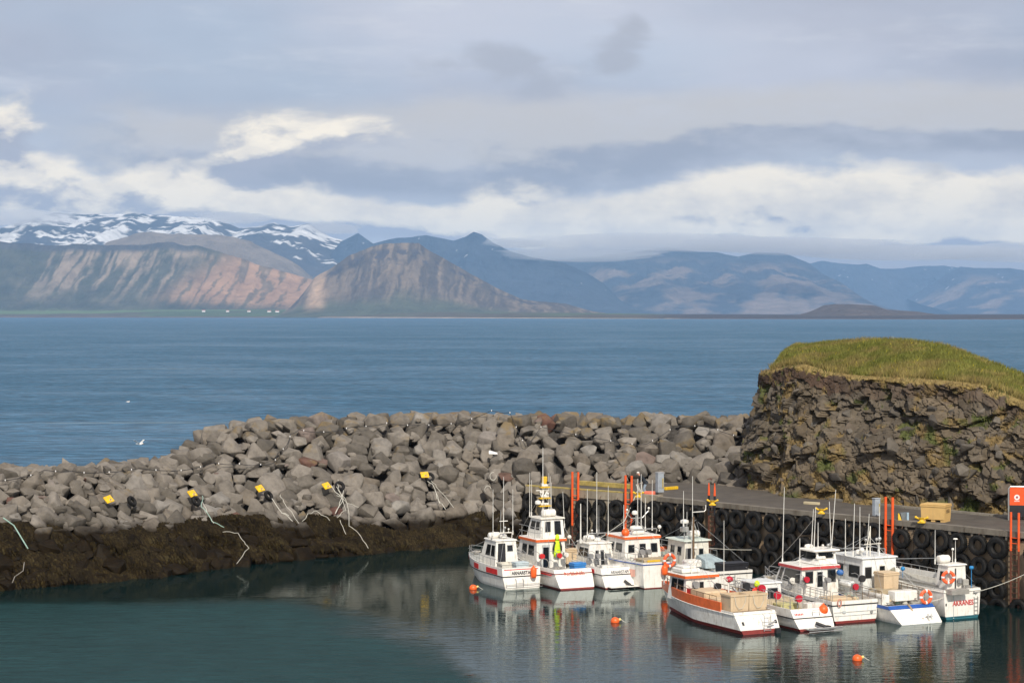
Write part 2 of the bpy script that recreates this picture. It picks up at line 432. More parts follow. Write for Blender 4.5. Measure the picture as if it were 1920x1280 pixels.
SHORE = [(-1200, 594.7), (0, 595.3), (400, 595.5), (700, 595.9), (960, 596.7), (1250, 597.6), (1500, 598.2), (1920, 598.8), (3200, 599.2)]
px = np.linspace(-1000, 2900, 420); nv = 60
ys = interp(px, SHORE); Ys = HC*F/(ys-HY)
tt = np.linspace(0, 1, nv)**2.2
Yg = Ys[:, None]+tt[None]*15000 + (fbm(px[:, None]*.02+0*tt, tt[None]*0+0*px[:, None], 4, 3)-.5)*260
Xg = (px[:, None]-960)/F*Yg
rise = interp(px, [(-1000, 74), (400, 70), (620, 56), (1000, 36), (1240, 20), (1500, 17), (1920, 18), (2900, 24)])
zg = -2+rise[:, None]*(1-np.exp(-tt[None]*15000/np.where(px[:, None] < 1250, 900, 500)))+tt[None]*12 + (fbm(Xg*.002, Yg*.002, 4, 5)-.5)*6*np.minimum(1, tt[None]*30)
zg[:, 0] = -3
PX = px[:, None]+0*zg
d_in = tt[None]*15000+0*zg
col = lerp3((.12, .10, .06), (.10, .14, .06), sm(fbm(Xg*.0012, Yg*.0006, 4, 9), .35, .6))
lava = sm(PX, 1180, 1300)[..., None]; col = col*(1-lava)+np.array((.075, .062, .055))*lava
beach = (1-sm(d_in, 60, 170))
sand = sm(PX, 520, 700)*(1-sm(PX, 1230, 1290))
bc = lerp3((.17, .115, .085), (.55, .42, .30), sand)
col = col*(1-beach[..., None])+bc*beach[..., None]
field = (sm(fbm(Xg*.0006, Yg*.004, 3, 21), .52, .58))*(1-sm(PX, 500, 900))*sm(d_in, 200, 400)
col = col*(1-field[..., None]*.8)+np.array((.16, .25, .09))*field[..., None]*.8
V = np.stack([Xg, Yg, zg], -1).reshape(-1, 3)
land = obj_np('land', V, grid_faces(len(px), nv), far_m, smooth=True, kind='structure', col=col.reshape(-1, 3))

def mountain(sil, D, wf, wb, colfn, p=1.15, cliff=0, gul=.10, gf=.05, seed=0, rough=.02, nx=330, slant=0):
    a, b = min(q[0] for q in sil), max(q[0] for q in sil)
    px = np.linspace(a, b, nx); ry = interp(px, sil)
    ry = ry + (fbm(px*.035, px*0+seed, 5, seed+40)-.5)*5*np.minimum(1, (HY-ry)/60)
    zr = HC+(HY-ry)*D/F
    s = np.concatenate([np.linspace(-1, -.001, 90), np.linspace(0, 1, 12)])
    sg = s[None]+0*px[:, None]; pg = px[:, None]+0*sg
    t = np.abs(sg)
    prof = (1-t)**p
    if cliff: prof = np.where(sg <= 0, np.where(t < .05, 1-t/.05*.0, np.where(t < .09, 1-(t-.05)/.04*cliff, (1-cliff)*(1-(t-.09)/.91)**p)), prof)
    ug = pg*gf+slant*t*gf*120
    g1 = fbm(ug, t*1.2, 4, seed+1)-.5; g2 = np.abs(fbm(ug*.45, t*.8, 3, seed+7)-.5)*2
    env = np.minimum(t*3, 1)*(1-t)
    zb = 1.
    h = zb+(zr[:, None]-zb)*np.clip(prof+(-gul*g2+gul*1.2*g1)*env*2.0, 0, 1.0)+(zr[:, None])*rough*(fbm(pg*.3, t*30, 4, seed+3)-.5)*env*3
    Y = D+np.where(sg < 0, sg*wf, sg*wb); X = (pg-960)/F*D
    rel = np.clip((h-zb)/np.maximum(zr[:, None]-zb, 1), 0, 1)
    c = colfn(pg, rel, h, ug, t)
    V = np.stack([X, Y, h], -1).reshape(-1, 3)
    return obj_np('mountain', V, grid_faces(nx, len(s)), far_m, smooth=True, kind='structure', col=np.clip(c, 0, 1).reshape(-1, 3))

def c_snow(pg, rel, h, ug, t):
    c = lerp3((.055, .06, .075), (.10, .09, .085), fbm(pg*.04, t*14, 4, 2))
    n = fbm(pg*.045+t*3, t*30, 5, 12)*.62+fbm(pg*.014, t*10, 3, 13)*.38
    k = sm(n+.07*sm(h, 800, 1150)-.12*(1-sm(h, 560, 850)), .545, .56)
    return c*(1-k[..., None])+np.array((.86, .84, .80))*k[..., None]
def c_m1(pg, rel, h, ug, t):
    base = lerp3((.045, .055, .028), (.125, .115, .075), fbm(pg*.05, t*12, 5, 31))
    wq = (fbm(pg*.03, t*7, 4, 36)-.5); st = .6*fbm(ug*3.2+wq*2.6, t*2.2, 5, 33)+.4*fbm(pg*.02+wq, t*3, 3, 37)
    pink = .75*sm(st, .42, .60)*sm(rel+.3*wq, .15, .55)*(1-sm(rel, .90, .97))*sm(pg, 60, 110)*(1-.75*sm(pg, 330, 390)*(1-sm(rel, .8, .9)))
    base = base*(1-pink[..., None])+np.array((.42, .315, .225))*pink[..., None]
    org = sm(pg-120*(rel-.5), 330, 430)*sm(rel+.25*(st-.5), .10, .34)*(1-.7*sm(fbm(ug*2.0+wq*2, t*2., 4, 55), .58, .66))
    base = base*(1-org[..., None])+np.array((.44, .265, .155))*org[..., None]
    cl = sm(rel, .88, .93)*(1-sm(pg, 335, 420))
    base = base*(1-cl[..., None])+lerp3((.05, .055, .06), (.11, .10, .09), fbm(pg*.15, t*50, 3, 35))*cl[..., None]
    gp = (1-sm(rel+.06*wq, .035, .13))[..., None]; base = base*(1-gp)+lerp3((.10, .12, .055), (.19, .24, .09), sm(fbm(pg*.012, t*60, 3, 57), .5, .62))*gp
    k = sm(pg, 575, 600)*sm(rel, .2, .5)
    return base*(1-k[..., None])+np.array((.55, .38, .26))*k[..., None]
def c_brown(pg, rel, h, ug, t):
    c = lerp3((.20, .165, .13), (.27, .22, .17), fbm(pg*.03, t*8, 4, 61))
    return c
def c_pyr(pg, rel, h, ug, t):
    c = lerp3((.11, .09, .07), (.25, .19, .13), sm(fbm(ug*2.6+(fbm(pg*.04, t*8, 3, 79)-.5)*2, t*3, 6, 71), .35, .7))
    lo = 1-sm(rel+.2*(fbm(pg*.03, t*6, 3, 72)-.5), .12, .40)
    c = c*(1-lo[..., None])+np.array((.10, .11, .065))*lo[..., None]
    dk = sm(rel, .72, .8)*(1-sm(rel, .88, .95))*sm(fbm(pg*.1, t*20, 4, 75), .5, .6)
    c = c*(1-dk[..., None])+np.array((.08, .07, .07))*dk[..., None]
    k = (1-sm(np.abs(pg-610-30*(.5-rel)), 6, 26))*sm(rel, .05, .3)
    return c*(1-k[..., None])+np.array((.55, .38, .24))*k[..., None]
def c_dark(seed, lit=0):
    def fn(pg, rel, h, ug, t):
        c = lerp3((.032, .048, .075), (.065, .080, .105), fbm(pg*.03, t*6, 4, seed))  # cloud shadow and bluish haze tone put into the rock colour
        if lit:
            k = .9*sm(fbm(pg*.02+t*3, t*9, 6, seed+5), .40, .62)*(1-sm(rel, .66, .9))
            c = c*(1-k[..., None])+np.array((.26, .20, .165))*k[..., None]  # sunlit stretches of brown ground painted in as brighter patches
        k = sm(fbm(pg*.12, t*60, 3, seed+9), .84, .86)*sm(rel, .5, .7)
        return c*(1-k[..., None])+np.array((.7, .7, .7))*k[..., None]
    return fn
mountain([(-900, 470), (-400, 430), (0, 428), (50, 412), (100, 400), (150, 402), (200, 401), (270, 402), (340, 405), (400, 411), (450, 428), (480, 424), (515, 418), (545, 426), (580, 420), (615, 442), (650, 452), (700, 480), (760, 530), (800, 588)], 24000, 4200, 1500, c_snow, p=.55, gul=.10, gf=.03, seed=5, rough=.03)
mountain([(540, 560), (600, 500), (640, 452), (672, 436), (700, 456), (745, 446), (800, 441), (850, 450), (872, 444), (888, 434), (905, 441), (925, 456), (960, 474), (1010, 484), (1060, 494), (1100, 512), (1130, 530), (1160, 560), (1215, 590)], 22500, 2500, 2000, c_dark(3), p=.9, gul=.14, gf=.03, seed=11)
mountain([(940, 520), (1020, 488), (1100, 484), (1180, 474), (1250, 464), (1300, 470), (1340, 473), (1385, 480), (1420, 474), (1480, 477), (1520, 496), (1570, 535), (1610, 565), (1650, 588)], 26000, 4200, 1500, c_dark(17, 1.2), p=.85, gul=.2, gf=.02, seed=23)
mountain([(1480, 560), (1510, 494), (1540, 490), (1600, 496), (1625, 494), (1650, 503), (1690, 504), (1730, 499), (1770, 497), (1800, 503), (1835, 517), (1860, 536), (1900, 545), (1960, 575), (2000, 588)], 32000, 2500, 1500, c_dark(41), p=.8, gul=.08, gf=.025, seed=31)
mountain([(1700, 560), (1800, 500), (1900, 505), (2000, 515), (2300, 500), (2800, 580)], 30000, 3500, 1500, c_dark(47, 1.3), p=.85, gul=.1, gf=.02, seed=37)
mountain([(150, 500), (200, 456), (262, 436), (300, 437), (345, 440), (410, 441), (470, 452), (520, 476), (560, 497), (610, 540), (650, 588)], 17500, 1500, 1500, c_brown, p=.8, gul=.05, gf=.03, seed=41)
mountain([(-900, 470), (-300, 466), (0, 452), (20, 454), (60, 457), (100, 460), (160, 458), (215, 460), (262, 461), (300, 456), (325, 455), (345, 460), (375, 462), (420, 474), (480, 494), (540, 512), (585, 522), (612, 545), (640, 572), (665, 589)], 15400, 1500, 2500, c_m1, p=1.35, cliff=.12, gul=.10, gf=.055, seed=51, slant=.16, nx=520)
mountain([(560, 560), (590, 520), (620, 502), (655, 478), (700, 462), (722, 456), (760, 456), (785, 456), (800, 468), (830, 484), (880, 512), (930, 540), (980, 562), (1030, 567), (1060, 569), (1110, 583), (1170, 592)], 13600, 1500, 2200, c_pyr, p=1.25, gul=.11, gf=.05, seed=61, nx=420)
mountain([(1490, 592), (1520, 584), (1545, 572), (1565, 570), (1600, 570.5), (1640, 573), (1660, 580), (1720, 584), (1760, 590)], 9600, 500, 500, lambda pg, rel, h, ug, t: lerp3((.10, .08, .065), (.13, .10, .08), fbm(pg*.1, t*5, 3, 81)), p=.6, gul=.03, gf=.1, seed=71)

# farm houses across the bay
hw = mat('farmhouse_white', (.8, .78, .74), .6); hr = mat('farmhouse_roof', (.35, .12, .09), .6)
def farmhouse(px_, Y, w, lab):
    X = (px_-960)/F*Y
    k = int(np.argmin(np.abs(px-px_))); j = int(np.argmin(np.abs(Yg[k]-Y))); z0 = float(zg[k, j])
    r = empty('farmhouse', (X, Y, z0-1)); tag(r, lab, 'house', 'farmhouses along the far shore')
    a = w/2; d_ = w*.35; hh = w*.42
    MB().box((0, 0, hh/2), (w, 2*d_, hh)).build('wall', hw, r)
    q = MB(); q.add([(-a*1.05, -d_*1.15, hh), (a*1.05, -d_*1.15, hh), (a*1.05, d_*1.15, hh), (-a*1.05, d_*1.15, hh), (-a*1.05, 0, hh*1.5), (a*1.05, 0, hh*1.5)], [(0, 1, 5, 4), (2, 3, 4, 5), (1, 2, 5), (3, 0, 4), (3, 2, 1, 0)])
    q.build('roof', hr, r)
for i, (q, dd, w, lab) in enumerate([(6, 2300, 26, 'leftmost white farmhouse of the settlement at the left edge across the bay'), (15, 2300, 26, 'second white farmhouse from the left edge in the settlement across the bay'), (24, 2350, 24, 'third white farmhouse from the left edge in the settlement across the bay'), (34, 2300, 24, 'fourth white farmhouse from the left edge in the settlement across the bay'), (44, 2350, 24, 'rightmost white farmhouse of the left edge settlement across the bay'),
    (382, 700, 22, 'lone farmhouse on the green plain below the orange slope'), (427, 700, 20, 'small farmhouse between two farms below the orange scree slope'), (467, 700, 22, 'farmhouse on the shore plain below the right end of the orange scree'),
    (505, 700, 24, 'left one of two neighbouring white farmhouses below the end of the orange slope'), (520, 700, 24, 'right one of two neighbouring white farmhouses below the end of the orange slope'), (574, 600, 18, 'small farmhouse left of the foot of the brown cone mountain'), (595, 600, 18, 'farmhouse near the foot of the brown cone mountain')]):
    farmhouse(q, HC*F/(float(interp(q, SHORE))-HY)+dd, w, lab)

# ------------------------------------------------------------------ breakwater
zw = -1.5
def P2(px, py, z): p = pt(px, py, z); return np.array((p.x, p.y))
base_px = [(-330, 1150, 0, 6.2, -330), (-150, 1125, 0, 6.2, -150), (0, 1105, 0, 6.25, 0), (130, 1094, 0, 6.3, 130), (260, 1083, 0, 6.3, 262), (345, 1073, 0, 6.3, 352), (425, 1063, 0, 6.35, 430), (500, 1054, 0, 6.6, 500), (545, 1049, 0, 7.2, 560), (590, 1045, 0, 8.2, 600), (640, 1040, 0, 8.6, 600), (700, 1034, 0, 8.65, 700), (800, 1027, 0, 8.65, 800), (900, 1016, 0, 8.7, 900)]
BL = [(P2(a, b, c), z) for a, b, c, z, _ in base_px]
for a, b, z in ((1000, 907, 8.7), (1100, 905, 8.7), (1240, 903, 8.6), (1330, 909, 8.5), (1440, 921, 8.4)):
    q = P2(a, b, 4.3); BL.append((q+np.array((.15, -5.6)), z))
BL.append((BL[-1][0]+np.array((9., -3.)), 9.0)); BL.append((BL[-1][0]+np.array((9., -3.)), 9.0))
bp = np.array([q[0] for q in BL]); bz = np.array([q[1] for q in BL])
seg = np.r_[0, np.cumsum(np.linalg.norm(np.diff(bp, axis=0), axis=1))]; LT = seg[-1]
tang = np.gradient(bp, seg, axis=0); tang /= np.linalg.norm(tang, axis=1)[:, None]
for _ in range(3): tang[1:-1] = (tang[:-2]+2*tang[1:-1]+tang[2:])/4
nrm2 = np.stack([-tang[:, 1], tang[:, 0]], 1); nrm2[nrm2[:, 1] < 0] *= -1; nrm2 /= np.linalg.norm(nrm2, axis=1)[:, None]
SLP = 1.3
def bw(s, z=None, back=None):
    "point of the breakwater: s along it, z height on the harbour face, or back metres behind the crest edge"
    p = np.array((np.interp(s, seg, bp[:, 0]), np.interp(s, seg, bp[:, 1]))); n = np.array((np.interp(s, seg, nrm2[:, 0]), np.interp(s, seg, nrm2[:, 1])))
    top = float(np.interp(s, seg, bz))
    if back is None:
        q = p+n*(z*SLP); return Vector((q[0], q[1], z)), Vector((n[0], n[1], 0)), top
    q = p+n*(top*SLP+back); zz = top if back < 3.2 else top-(back-3.2)/1.35
    return Vector((q[0], q[1], zz)), Vector((n[0], n[1], 0)), top
# harbour sheet: inside of the breakwater
hb = [(-95, 30), (95, 30)]
hp = [tuple(bw(s, z=1.2)[0].xy) for s in np.linspace(LT, 0, 24)]
mb = MB(); vs = [(-120, 20, .006), (130, 20, .006)]+[(q[0], q[1], .006) for q in hp]; mb.add(vs, [tuple(range(len(vs)))])
hw_o = mb.build('harbour_water', har_m, kind='structure')

def rock_colours(T, rnd, tc):
    c = T.ramp(rnd, [(0, (.092, .081, .067)), (.22, (.138, .121, .100)), (.42, (.176, .155, .130)), (.62, (.222, .197, .167)), (.8, (.155, .130, .102)), (.96, (.235, .217, .193)), (.99, (.13, .072, .054)), (1, (.11, .055, .043))])
    n = T.noise(tc, 1.7, 7, .65)
    c = T.mix(1., c, T.ramp(n, [(.25, .58), (.5, 1.0), (.78, 1.38)]), 'MULTIPLY')
    return c
def rock_mat(name, island=False, lichen=True):
    m = bpy.data.materials.new(name); m.use_nodes = True; T = NT(m.node_tree); p = T.t.nodes['Principled BSDF']
    g = T.n('ShaderNodeNewGeometry'); pos = g.outputs['Position']
    rnd = g.outputs['Random Per Island'] if island else T.n('ShaderNodeObjectInfo').outputs['Random']
    c = rock_colours(T, rnd, pos)
    x, y, z = T.sep(pos); nx, ny, nz = T.sep(g.outputs['Normal'])
    # lichen and dry moss, more of it along the crest
    li = T.noise(pos, .55, 6, .65)
    k = T.m('ADD', li, T.m('MULTIPLY', T.mr(z, 6.2, 9.6), .11)); k = T.m('ADD', k, T.m('MULTIPLY', T.m('MAXIMUM', nz, 0), .05))
    c = T.mix(T.mr(k, .62, .76, 0, .7), c, (.20, .14, .06))
    # tide mark: seaweed-stained and wet below
    edge = T.mr(x, -32., -11., 0., 1.45, False); wet = T.mr(T.m('ADD', T.m('ADD', z, edge), T.m('MULTIPLY', T.noise(pos, .8, 4, .6), 1.2)), 4.5, 3.6)
    wc = T.ramp(T.noise(pos, 2.2, 6, .7), [(.3, (.007, .005, .003)), (.55, (.015, .010, .0045)), (.75, (.028, .017, .006))])
    c = T.mix(wet, c, wc)
    T.put(p.inputs['Base Color'], c); T.put(p.inputs['Roughness'], T.m('SUBTRACT', .88, T.m('MULTIPLY', wet, .3))); T.put(p.inputs['Specular IOR Level'], T.m('SUBTRACT', .3, T.m('MULTIPLY', wet, .2)))
    b = T.bump(T.noise(pos, 3.2, 7, .65), .55, .12); b = T.bump(T.noise(pos, 16, 4, .6), .35, .03, b)
    T.put(p.inputs['Normal'], b)
    return m
rock_o = rock_mat('basalt_boulder'); rock_i = rock_mat('basalt_boulder_mass', True)

def rock_mesh(seed, n=15, ax=(1, .8, .62), bev=.13):
    r = random.Random(seed); bm = bmesh.new()
    for i in range(n):
        v = Vector((r.gauss(0, 1), r.gauss(0, 1), r.gauss(0, 1))).normalized()
        e = .60; v = Vector([math.copysign(abs(q)**e, q) for q in v]) * r.uniform(.84, 1.0)
        bm.verts.new((v.x*ax[0], v.y*ax[1], v.z*ax[2]))
    bmesh.ops.convex_hull(bm, input=bm.verts)
    loose = [v for v in bm.verts if not v.link_faces]; bmesh.ops.delete(bm, geom=loose, context='VERTS')
    bmesh.ops.dissolve_limit(bm, angle_limit=R(14), verts=bm.verts, edges=bm.edges)
    bmesh.ops.bevel(bm, geom=bm.edges[:]+bm.verts[:], offset=bev, segments=2, affect='EDGES', profile=.6, clamp_overlap=True)
    vs_ = [v.co.copy() for v in bm.verts]; bm.clear(); vs_ = [bm.verts.new(c) for c in vs_]; bmesh.ops.convex_hull(bm, input=bm.verts)
    bmesh.ops.delete(bm, geom=[v for v in bm.verts if not v.link_faces], context='VERTS'); bmesh.ops.dissolve_limit(bm, angle_limit=R(3), verts=bm.verts, edges=bm.edges)
    bmesh.ops.triangulate(bm, faces=[f for f in bm.faces if len(f.verts) > 4])
    me = bpy.data.meshes.new('boulder'); bm.to_mesh(me); bm.free()
    me.polygons.foreach_set('use_smooth', [True]*len(me.polygons)); me.set_sharp_from_angle(angle=R(50))
    return me
rocks = []
for i in range(26):
    r = random.Random(100+i)
    me = rock_mesh(i*7+1, r.choice((12, 14, 17, 21)), (1, r.uniform(.70, .95), r.uniform(.55, .8)), r.uniform(.05, .11)); me.materials.append(rock_o); rocks.append(me)
def np_mesh(me):
    v = np.empty(len(me.vertices)*3); me.vertices.foreach_get('co', v)
    me.calc_loop_triangles(); t = np.empty(len(me.loop_triangles)*3, np.int32); me.loop_triangles.foreach_get('vertices', t)
    return v.reshape(-1, 3), t.reshape(-1, 3)
rocks_lo = []
for i in range(10):
    me = rock_mesh(500+i, 14, (1, .82, .66), .08); rocks_lo.append(np_mesh(me))

spots = []
row = 0
dz = .66
z = -.6
while z < 9.6:
    s = random.uniform(0, 1.2)
    while s < LT:
        p, n, top = bw(s, z=z)
        if z < top-.25:
            ds = random.triangular(.8, 1.75, 1.1)
            rad = (ds*.69)*random.uniform(.92, 1.12)
            spots.append(dict(p=p+Vector((random.uniform(-.2, .2), random.uniform(-.2, .2), random.uniform(-.12, .12))), n=n, r=rad, z=z, s=s, top=False))
            s += ds
        else: s += 1.5
    z += dz*random.uniform(.92, 1.08); row += 1
for back in (.1, 1.1, 2.2, 3.4, 4.8, 6.2, 7.8, 9.4):
    s = random.uniform(0, 1.2)
    while s < LT:
        p, n, top = bw(s, back=back); ds = random.uniform(1.0, 1.75)
        spots.append(dict(p=p+Vector((random.uniform(-.25, .25), random.uniform(-.25, .25), random.uniform(-.22, -.05))), n=n, r=ds*.66, z=p.z, s=s, top=True, back=back)); s += ds
qd_mask = lambda p: p.x > 1.0 and p.z < 3.6 and p.y < 149      # behind the quay, never seen
spots = [q for q in spots if not qd_mask(q['p'])]
bwroot = None
def rmat(n, tilt):
    ax = math.atan2(n.y, n.x)
    return Matrix.Rotation(ax-math.pi/2, 4, 'Z') @ Matrix.Rotation(tilt, 4, 'X')
# core that closes the gaps
us = np.linspace(0, LT, 160); prof = []
for s in us:
    rowp = []
    for z_ in (-1.6, 0, 1.5, 3, 4.5, 6, None):
        p, n, top = bw(s, z=(z_ if z_ is not None else float(np.interp(s, seg, bz))))
        if z_ is not None and z_ > top: p, n, top = bw(s, z=top)
        rowp.append(p+n*.75-Vector((0, 0, .35)))
    for b_ in (1.5, 3.2, 8, 16): p, n, top = bw(s, back=b_); rowp.append(p-Vector((0, 0, .55)))
    prof.append(rowp)
core_m = mat('breakwater_core_rubble', (.05, .045, .04), .95, var=.4, bump=.8, bscale=3)
vv = np.array([[tuple(q) for q in r_] for r_ in prof]).reshape(-1, 3)
bwroot = obj_np('breakwater', vv, grid_faces(len(us), 11)[:, ::-1], core_m)
tag(bwroot, 'long curved breakwater of grey boulders with dark seaweed along its foot', 'breakwater')
def vis_px(q):
    p = q['p']; return 960+p.x/p.y*F
dry = [q for q in spots if q['z'] > 1.9+max(0, min(1, (-11-q['p'].x)/21))*1.1 and not (q['top'] and q['back'] > 3) and -60 < vis_px(q) < 1470]
dry.sort(key=lambda q: -q['r']/q['p'].y); pick = dry[:300]; rest = [q for q in spots if all(q is not w for w in pick)]
for q in pick:
    me = random.choice(rocks); o = bpy.data.objects.new('boulder', me); COL.objects.link(o); o.parent = bwroot
    M = rmat(q['n'], R(random.gauss(42, 13)) if not q['top'] else R(random.gauss(6, 12)))
    o.matrix_local = Matrix.Translation(q['p']) @ M @ Matrix.Rotation(random.gauss(0, .24), 4, 'Y') @ Matrix.Rotation(random.choice((0, math.pi))+random.gauss(0, .6), 4, 'Z') @ Matrix.Diagonal((q['r']*1.05, q['r']*1.05, q['r']*1.0, 1))
def joined(lst, protos, name, m, parent, kind='stuff', k=1.0):
    VV, FF = [], []; b = 0
    for q in lst:
        v, t = random.choice(protos)
        M = Matrix.Translation(q['p']) @ rmat(q['n'], R(random.gauss(30, 18))) @ Matrix.Rotation(random.uniform(0, 6.28), 4, 'Z') @ Matrix.Diagonal((q['r']*1.05*k, q['r']*1.05*k, q['r']*k, 1))
        A = np.array(M); v2 = v @ A[:3, :3].T+A[:3, 3]
        VV.append(v2); FF.append(t+b); b += len(v)
    o = obj_np(name, np.concatenate(VV), np.concatenate(FF), m, parent, smooth=True, kind=kind)
    o.data.set_sharp_from_angle(angle=R(50)); return o
joined(rest, rocks_lo, 'boulder_fill', rock_i, bwroot)
small = []
for i in range(700):
    s = random.uniform(0, LT); top = float(np.interp(s, seg, bz)); z_ = random.uniform(2.8, top)
    p, n, _ = bw(s, z=z_)
    if qd_mask(p): continue
    small.append(dict(p=p-n*.25+Vector((0, 0, .1)), n=n, r=random.uniform(.22, .5)))
joined(small, rocks_lo, 'small_stone_fill', rock_i, bwroot)

# seaweed hanging on the lower stones
def weed():
    m = bpy.data.materials.new('seaweed'); m.use_nodes = True; T = NT(m.node_tree); p = T.t.nodes['Principled BSDF']
    g = T.n('ShaderNodeNewGeometry')
    c = T.ramp(g.outputs['Random Per Island'], [(0, (.008, .0052, .0025)), (.45, (.016, .011, .0045)), (.85, (.028, .0195, .007)), (1, (.04, .031, .012))])
    c = T.mix(1., c, T.ramp(T.noise(g.outputs['Position'], .9, 6, .65), [(.3, .4), (.7, 1.7)]), 'MULTIPLY')
    T.put(p.inputs['Base Color'], c); p.inputs['Roughness'].default_value = .75; p.inputs['Specular IOR Level'].default_value = .12
    return m
N = 64000
s = rng.uniform(0, LT, N); bx = np.interp(s, seg, bp[:, 0]); z = rng.uniform(0, 1, N)**.8*(2.2+1.45*np.clip((-11-bx)/21, 0, 1))-.25+(fbm(s*.25, s*0, 4, 5)-.5)*1.3+(fbm(s*.11, s*0, 3, 8)-.5)*1.6; by = np.interp(s, seg, bp[:, 1]); nx_ = np.interp(s, seg, nrm2[:, 0]); ny_ = np.interp(s, seg, nrm2[:, 1])
lump = (fbm(s*.62, z*.95, 3, 77)-.5)*2.1
off = z*SLP-.62-lump*.8
c0 = np.stack([bx+nx_*off, by+ny_*off, z+.2+lump*.3], 1)
L = rng.uniform(.22, .6, N); w = rng.uniform(.03, .075, N)
tx = np.stack([ny_, -nx_, 0*nx_], 1); dn = np.stack([-nx_*rng.uniform(.15, .6, N), -ny_*rng.uniform(.15, .6, N), -np.ones(N)], 1)
sid = rng.normal(0, .25, N)[:, None]; tip = c0+dn*L[:, None]+tx*sid*L[:, None]
mid = c0+dn*L[:, None]*.5+np.stack([-nx_, -ny_, 0*nx_], 1)*(L*.22)[:, None]+tx*sid*L[:, None]*.3
V = np.stack([c0-tx*w[:, None], c0+tx*w[:, None], mid+tx*w[:, None]*1.2, mid-tx*w[:, None]*1.2, tip], 1)
keep = ~((V[:, 0, 0] > 1.2) & (V[:, 0, 1] < 146))
V = V[keep]; k = len(V); i5 = np.arange(k)[:, None]*5
Fq = np.concatenate([i5+np.array([[0, 1, 2]]), i5+np.array([[0, 2, 3]]), i5+np.array([[3, 2, 4]])])
obj_np('seaweed', V.reshape(-1, 3), Fq, weed(), bwroot, kind='stuff')

# ------------------------------------------------------------------ quay
ZQ = 4.3
A0, B0, C0 = Vector((1.06, 146.1)), Vector((10.2, 138.2)), Vector((42.0, 100.9))
def conc(name, c, stain, amt, vs=.5):
    m = bpy.data.materials.new(name); m.use_nodes = True; T = NT(m.node_tree); p = T.t.nodes['Principled BSDF']
    pos = T.n('ShaderNodeNewGeometry').outputs['Position']; x, y, z = T.sep(pos)
    n1 = T.noise(pos, .7, 6, .65); st = T.noise(T.comb(x, y, T.m('MULTIPLY', z, .12)), 1.6, 6, .7)
    cc = T.mix(T.mr(n1, .3, .7), tuple(v*.75 for v in c), tuple(min(1, v*1.2) for v in c))
    cc = T.mix(T.mr(st, .42, .7, 0, amt), cc, stain)
    low = T.mr(T.m('ADD', z, T.m('MULTIPLY', n1, 1.4)), 3.0, 1.2)
    cc = T.mix(T.m('MULTIPLY', low, vs), cc, (.028, .022, .012))
    T.put(p.inputs['Base Color'], cc); p.inputs['Roughness'].default_value = .85
    T.put(p.inputs['Normal'], T.bump(T.noise(pos, 5, 6, .6), .4, .05)); return m
wallm = conc('quay_wall_concrete', (.38, .28, .18), (.17, .105, .055), .6, .45)
wall_l = conc('quay_end_concrete', (.34, .29, .215), (.15, .11, .065), .75, .7)
edge_m = conc('quay_edge_concrete', (.20, .175, .14), (.08, .06, .04), .6, 0)
asph = conc('quay_asphalt', (.098, .083, .066), (.06, .05, .04), .5, 0)
kerb_m = conc('pale_kerb_concrete', (.26, .235, .19), (.12, .09, .06), .5, 0)
back = [pt(a, b, ZQ).xy for a, b in ((983, 911), (1100, 902), (1240, 900), (1330, 907), (1400, 915), (1500, 929), (1600, 941), (1700, 952), (1800, 961), (1920, 972), (2150, 993))]
quay = MB()
front = [A0, B0, C0]
poly = [(p.x, p.y, ZQ) for p in front]+[(C0.x+8, C0.y+12, ZQ)]+[(p.x+1.2, p.y+4.5, ZQ) for p in reversed(back)]
quay.add(poly, [tuple(range(len(poly)))])
qo = quay.build('quay', asph, kind='structure'); tag(qo, 'asphalt topped quay deck below the cliff')
def seg_box(mb, a, b, y0, y1, z0, z1):
    "a box along a-b, y0..y1 outwards over the water (positive = towards the water)"
    d_ = (b-a).normalized(); n = Vector((d_.y, -d_.x)); 
    if n.y > 0: n = -n
    q = [a+n*y0, b+n*y0, b+n*y1, a+n*y1]
    if (q[1]-q[0]).cross(q[2]-q[1]) < 0: q = q[::-1]
    mb.frus([(v.x, v.y, z0) for v in q], [(v.x, v.y, z1) for v in q])
def wall(a, b, m, name, w=2.4):
    L = (b-a).length; k = int(L/w); d_ = (b-a).normalized()
    for i in range(k):
        mb = MB(); g = .02; yo = random.uniform(0, .04)
        seg_box(mb, a+d_*(L*i/k+g), a+d_*(L*(i+1)/k-g), -1.0, yo-.05, -2.2, ZQ-.42)
        mb.build('wall_panel', m, qo)
    mb = MB(); seg_box(mb, a, b, -1.3, -.12, -2.4, ZQ-.3); mb.build('wall_core', core_m, qo)
wall(A0, B0, wall_l, 'w'); wall(B0, C0, wallm, 'w')
mb = MB(); seg_box(mb, A0+Vector((-.02, 0)), B0, -.5, .06, ZQ-.40, ZQ+.16); mb.build('edge_beam', wall_l, qo)
mb = MB(); seg_box(mb, A0+Vector((-.02, 0)), B0+Vector((-1.6, 1.38)), -.34, .064, ZQ+.162, ZQ+.24); mb.build('yellow_edge_strip', mat('faded_yellow_paint', (.42, .32, .09), .7, dirt=(.28, .24, .17), dirt_amt=.8, var=.25), qo)
d2 = (C0-B0).normalized(); L2 = (C0-B0).length; k = 17
for i in range(k):
    mb = MB(); seg_box(mb, B0+d2*(L2*i/k+.015), B0+d2*(L2*(i+1)/k-.015), -.42, .16, ZQ-.22, ZQ+.10+random.uniform(-.01, .01)); mb.build('edge_beam', edge_m, qo)
mb = MB()
for i in range(60):
    if i % 1 == 0: seg_box(mb, B0+d2*(L2*i/60+.25), B0+d2*(L2*i/60+.40), -.06, .12, ZQ-.44, ZQ-.223)
mb.build('beam_bracket', edge_m, qo)
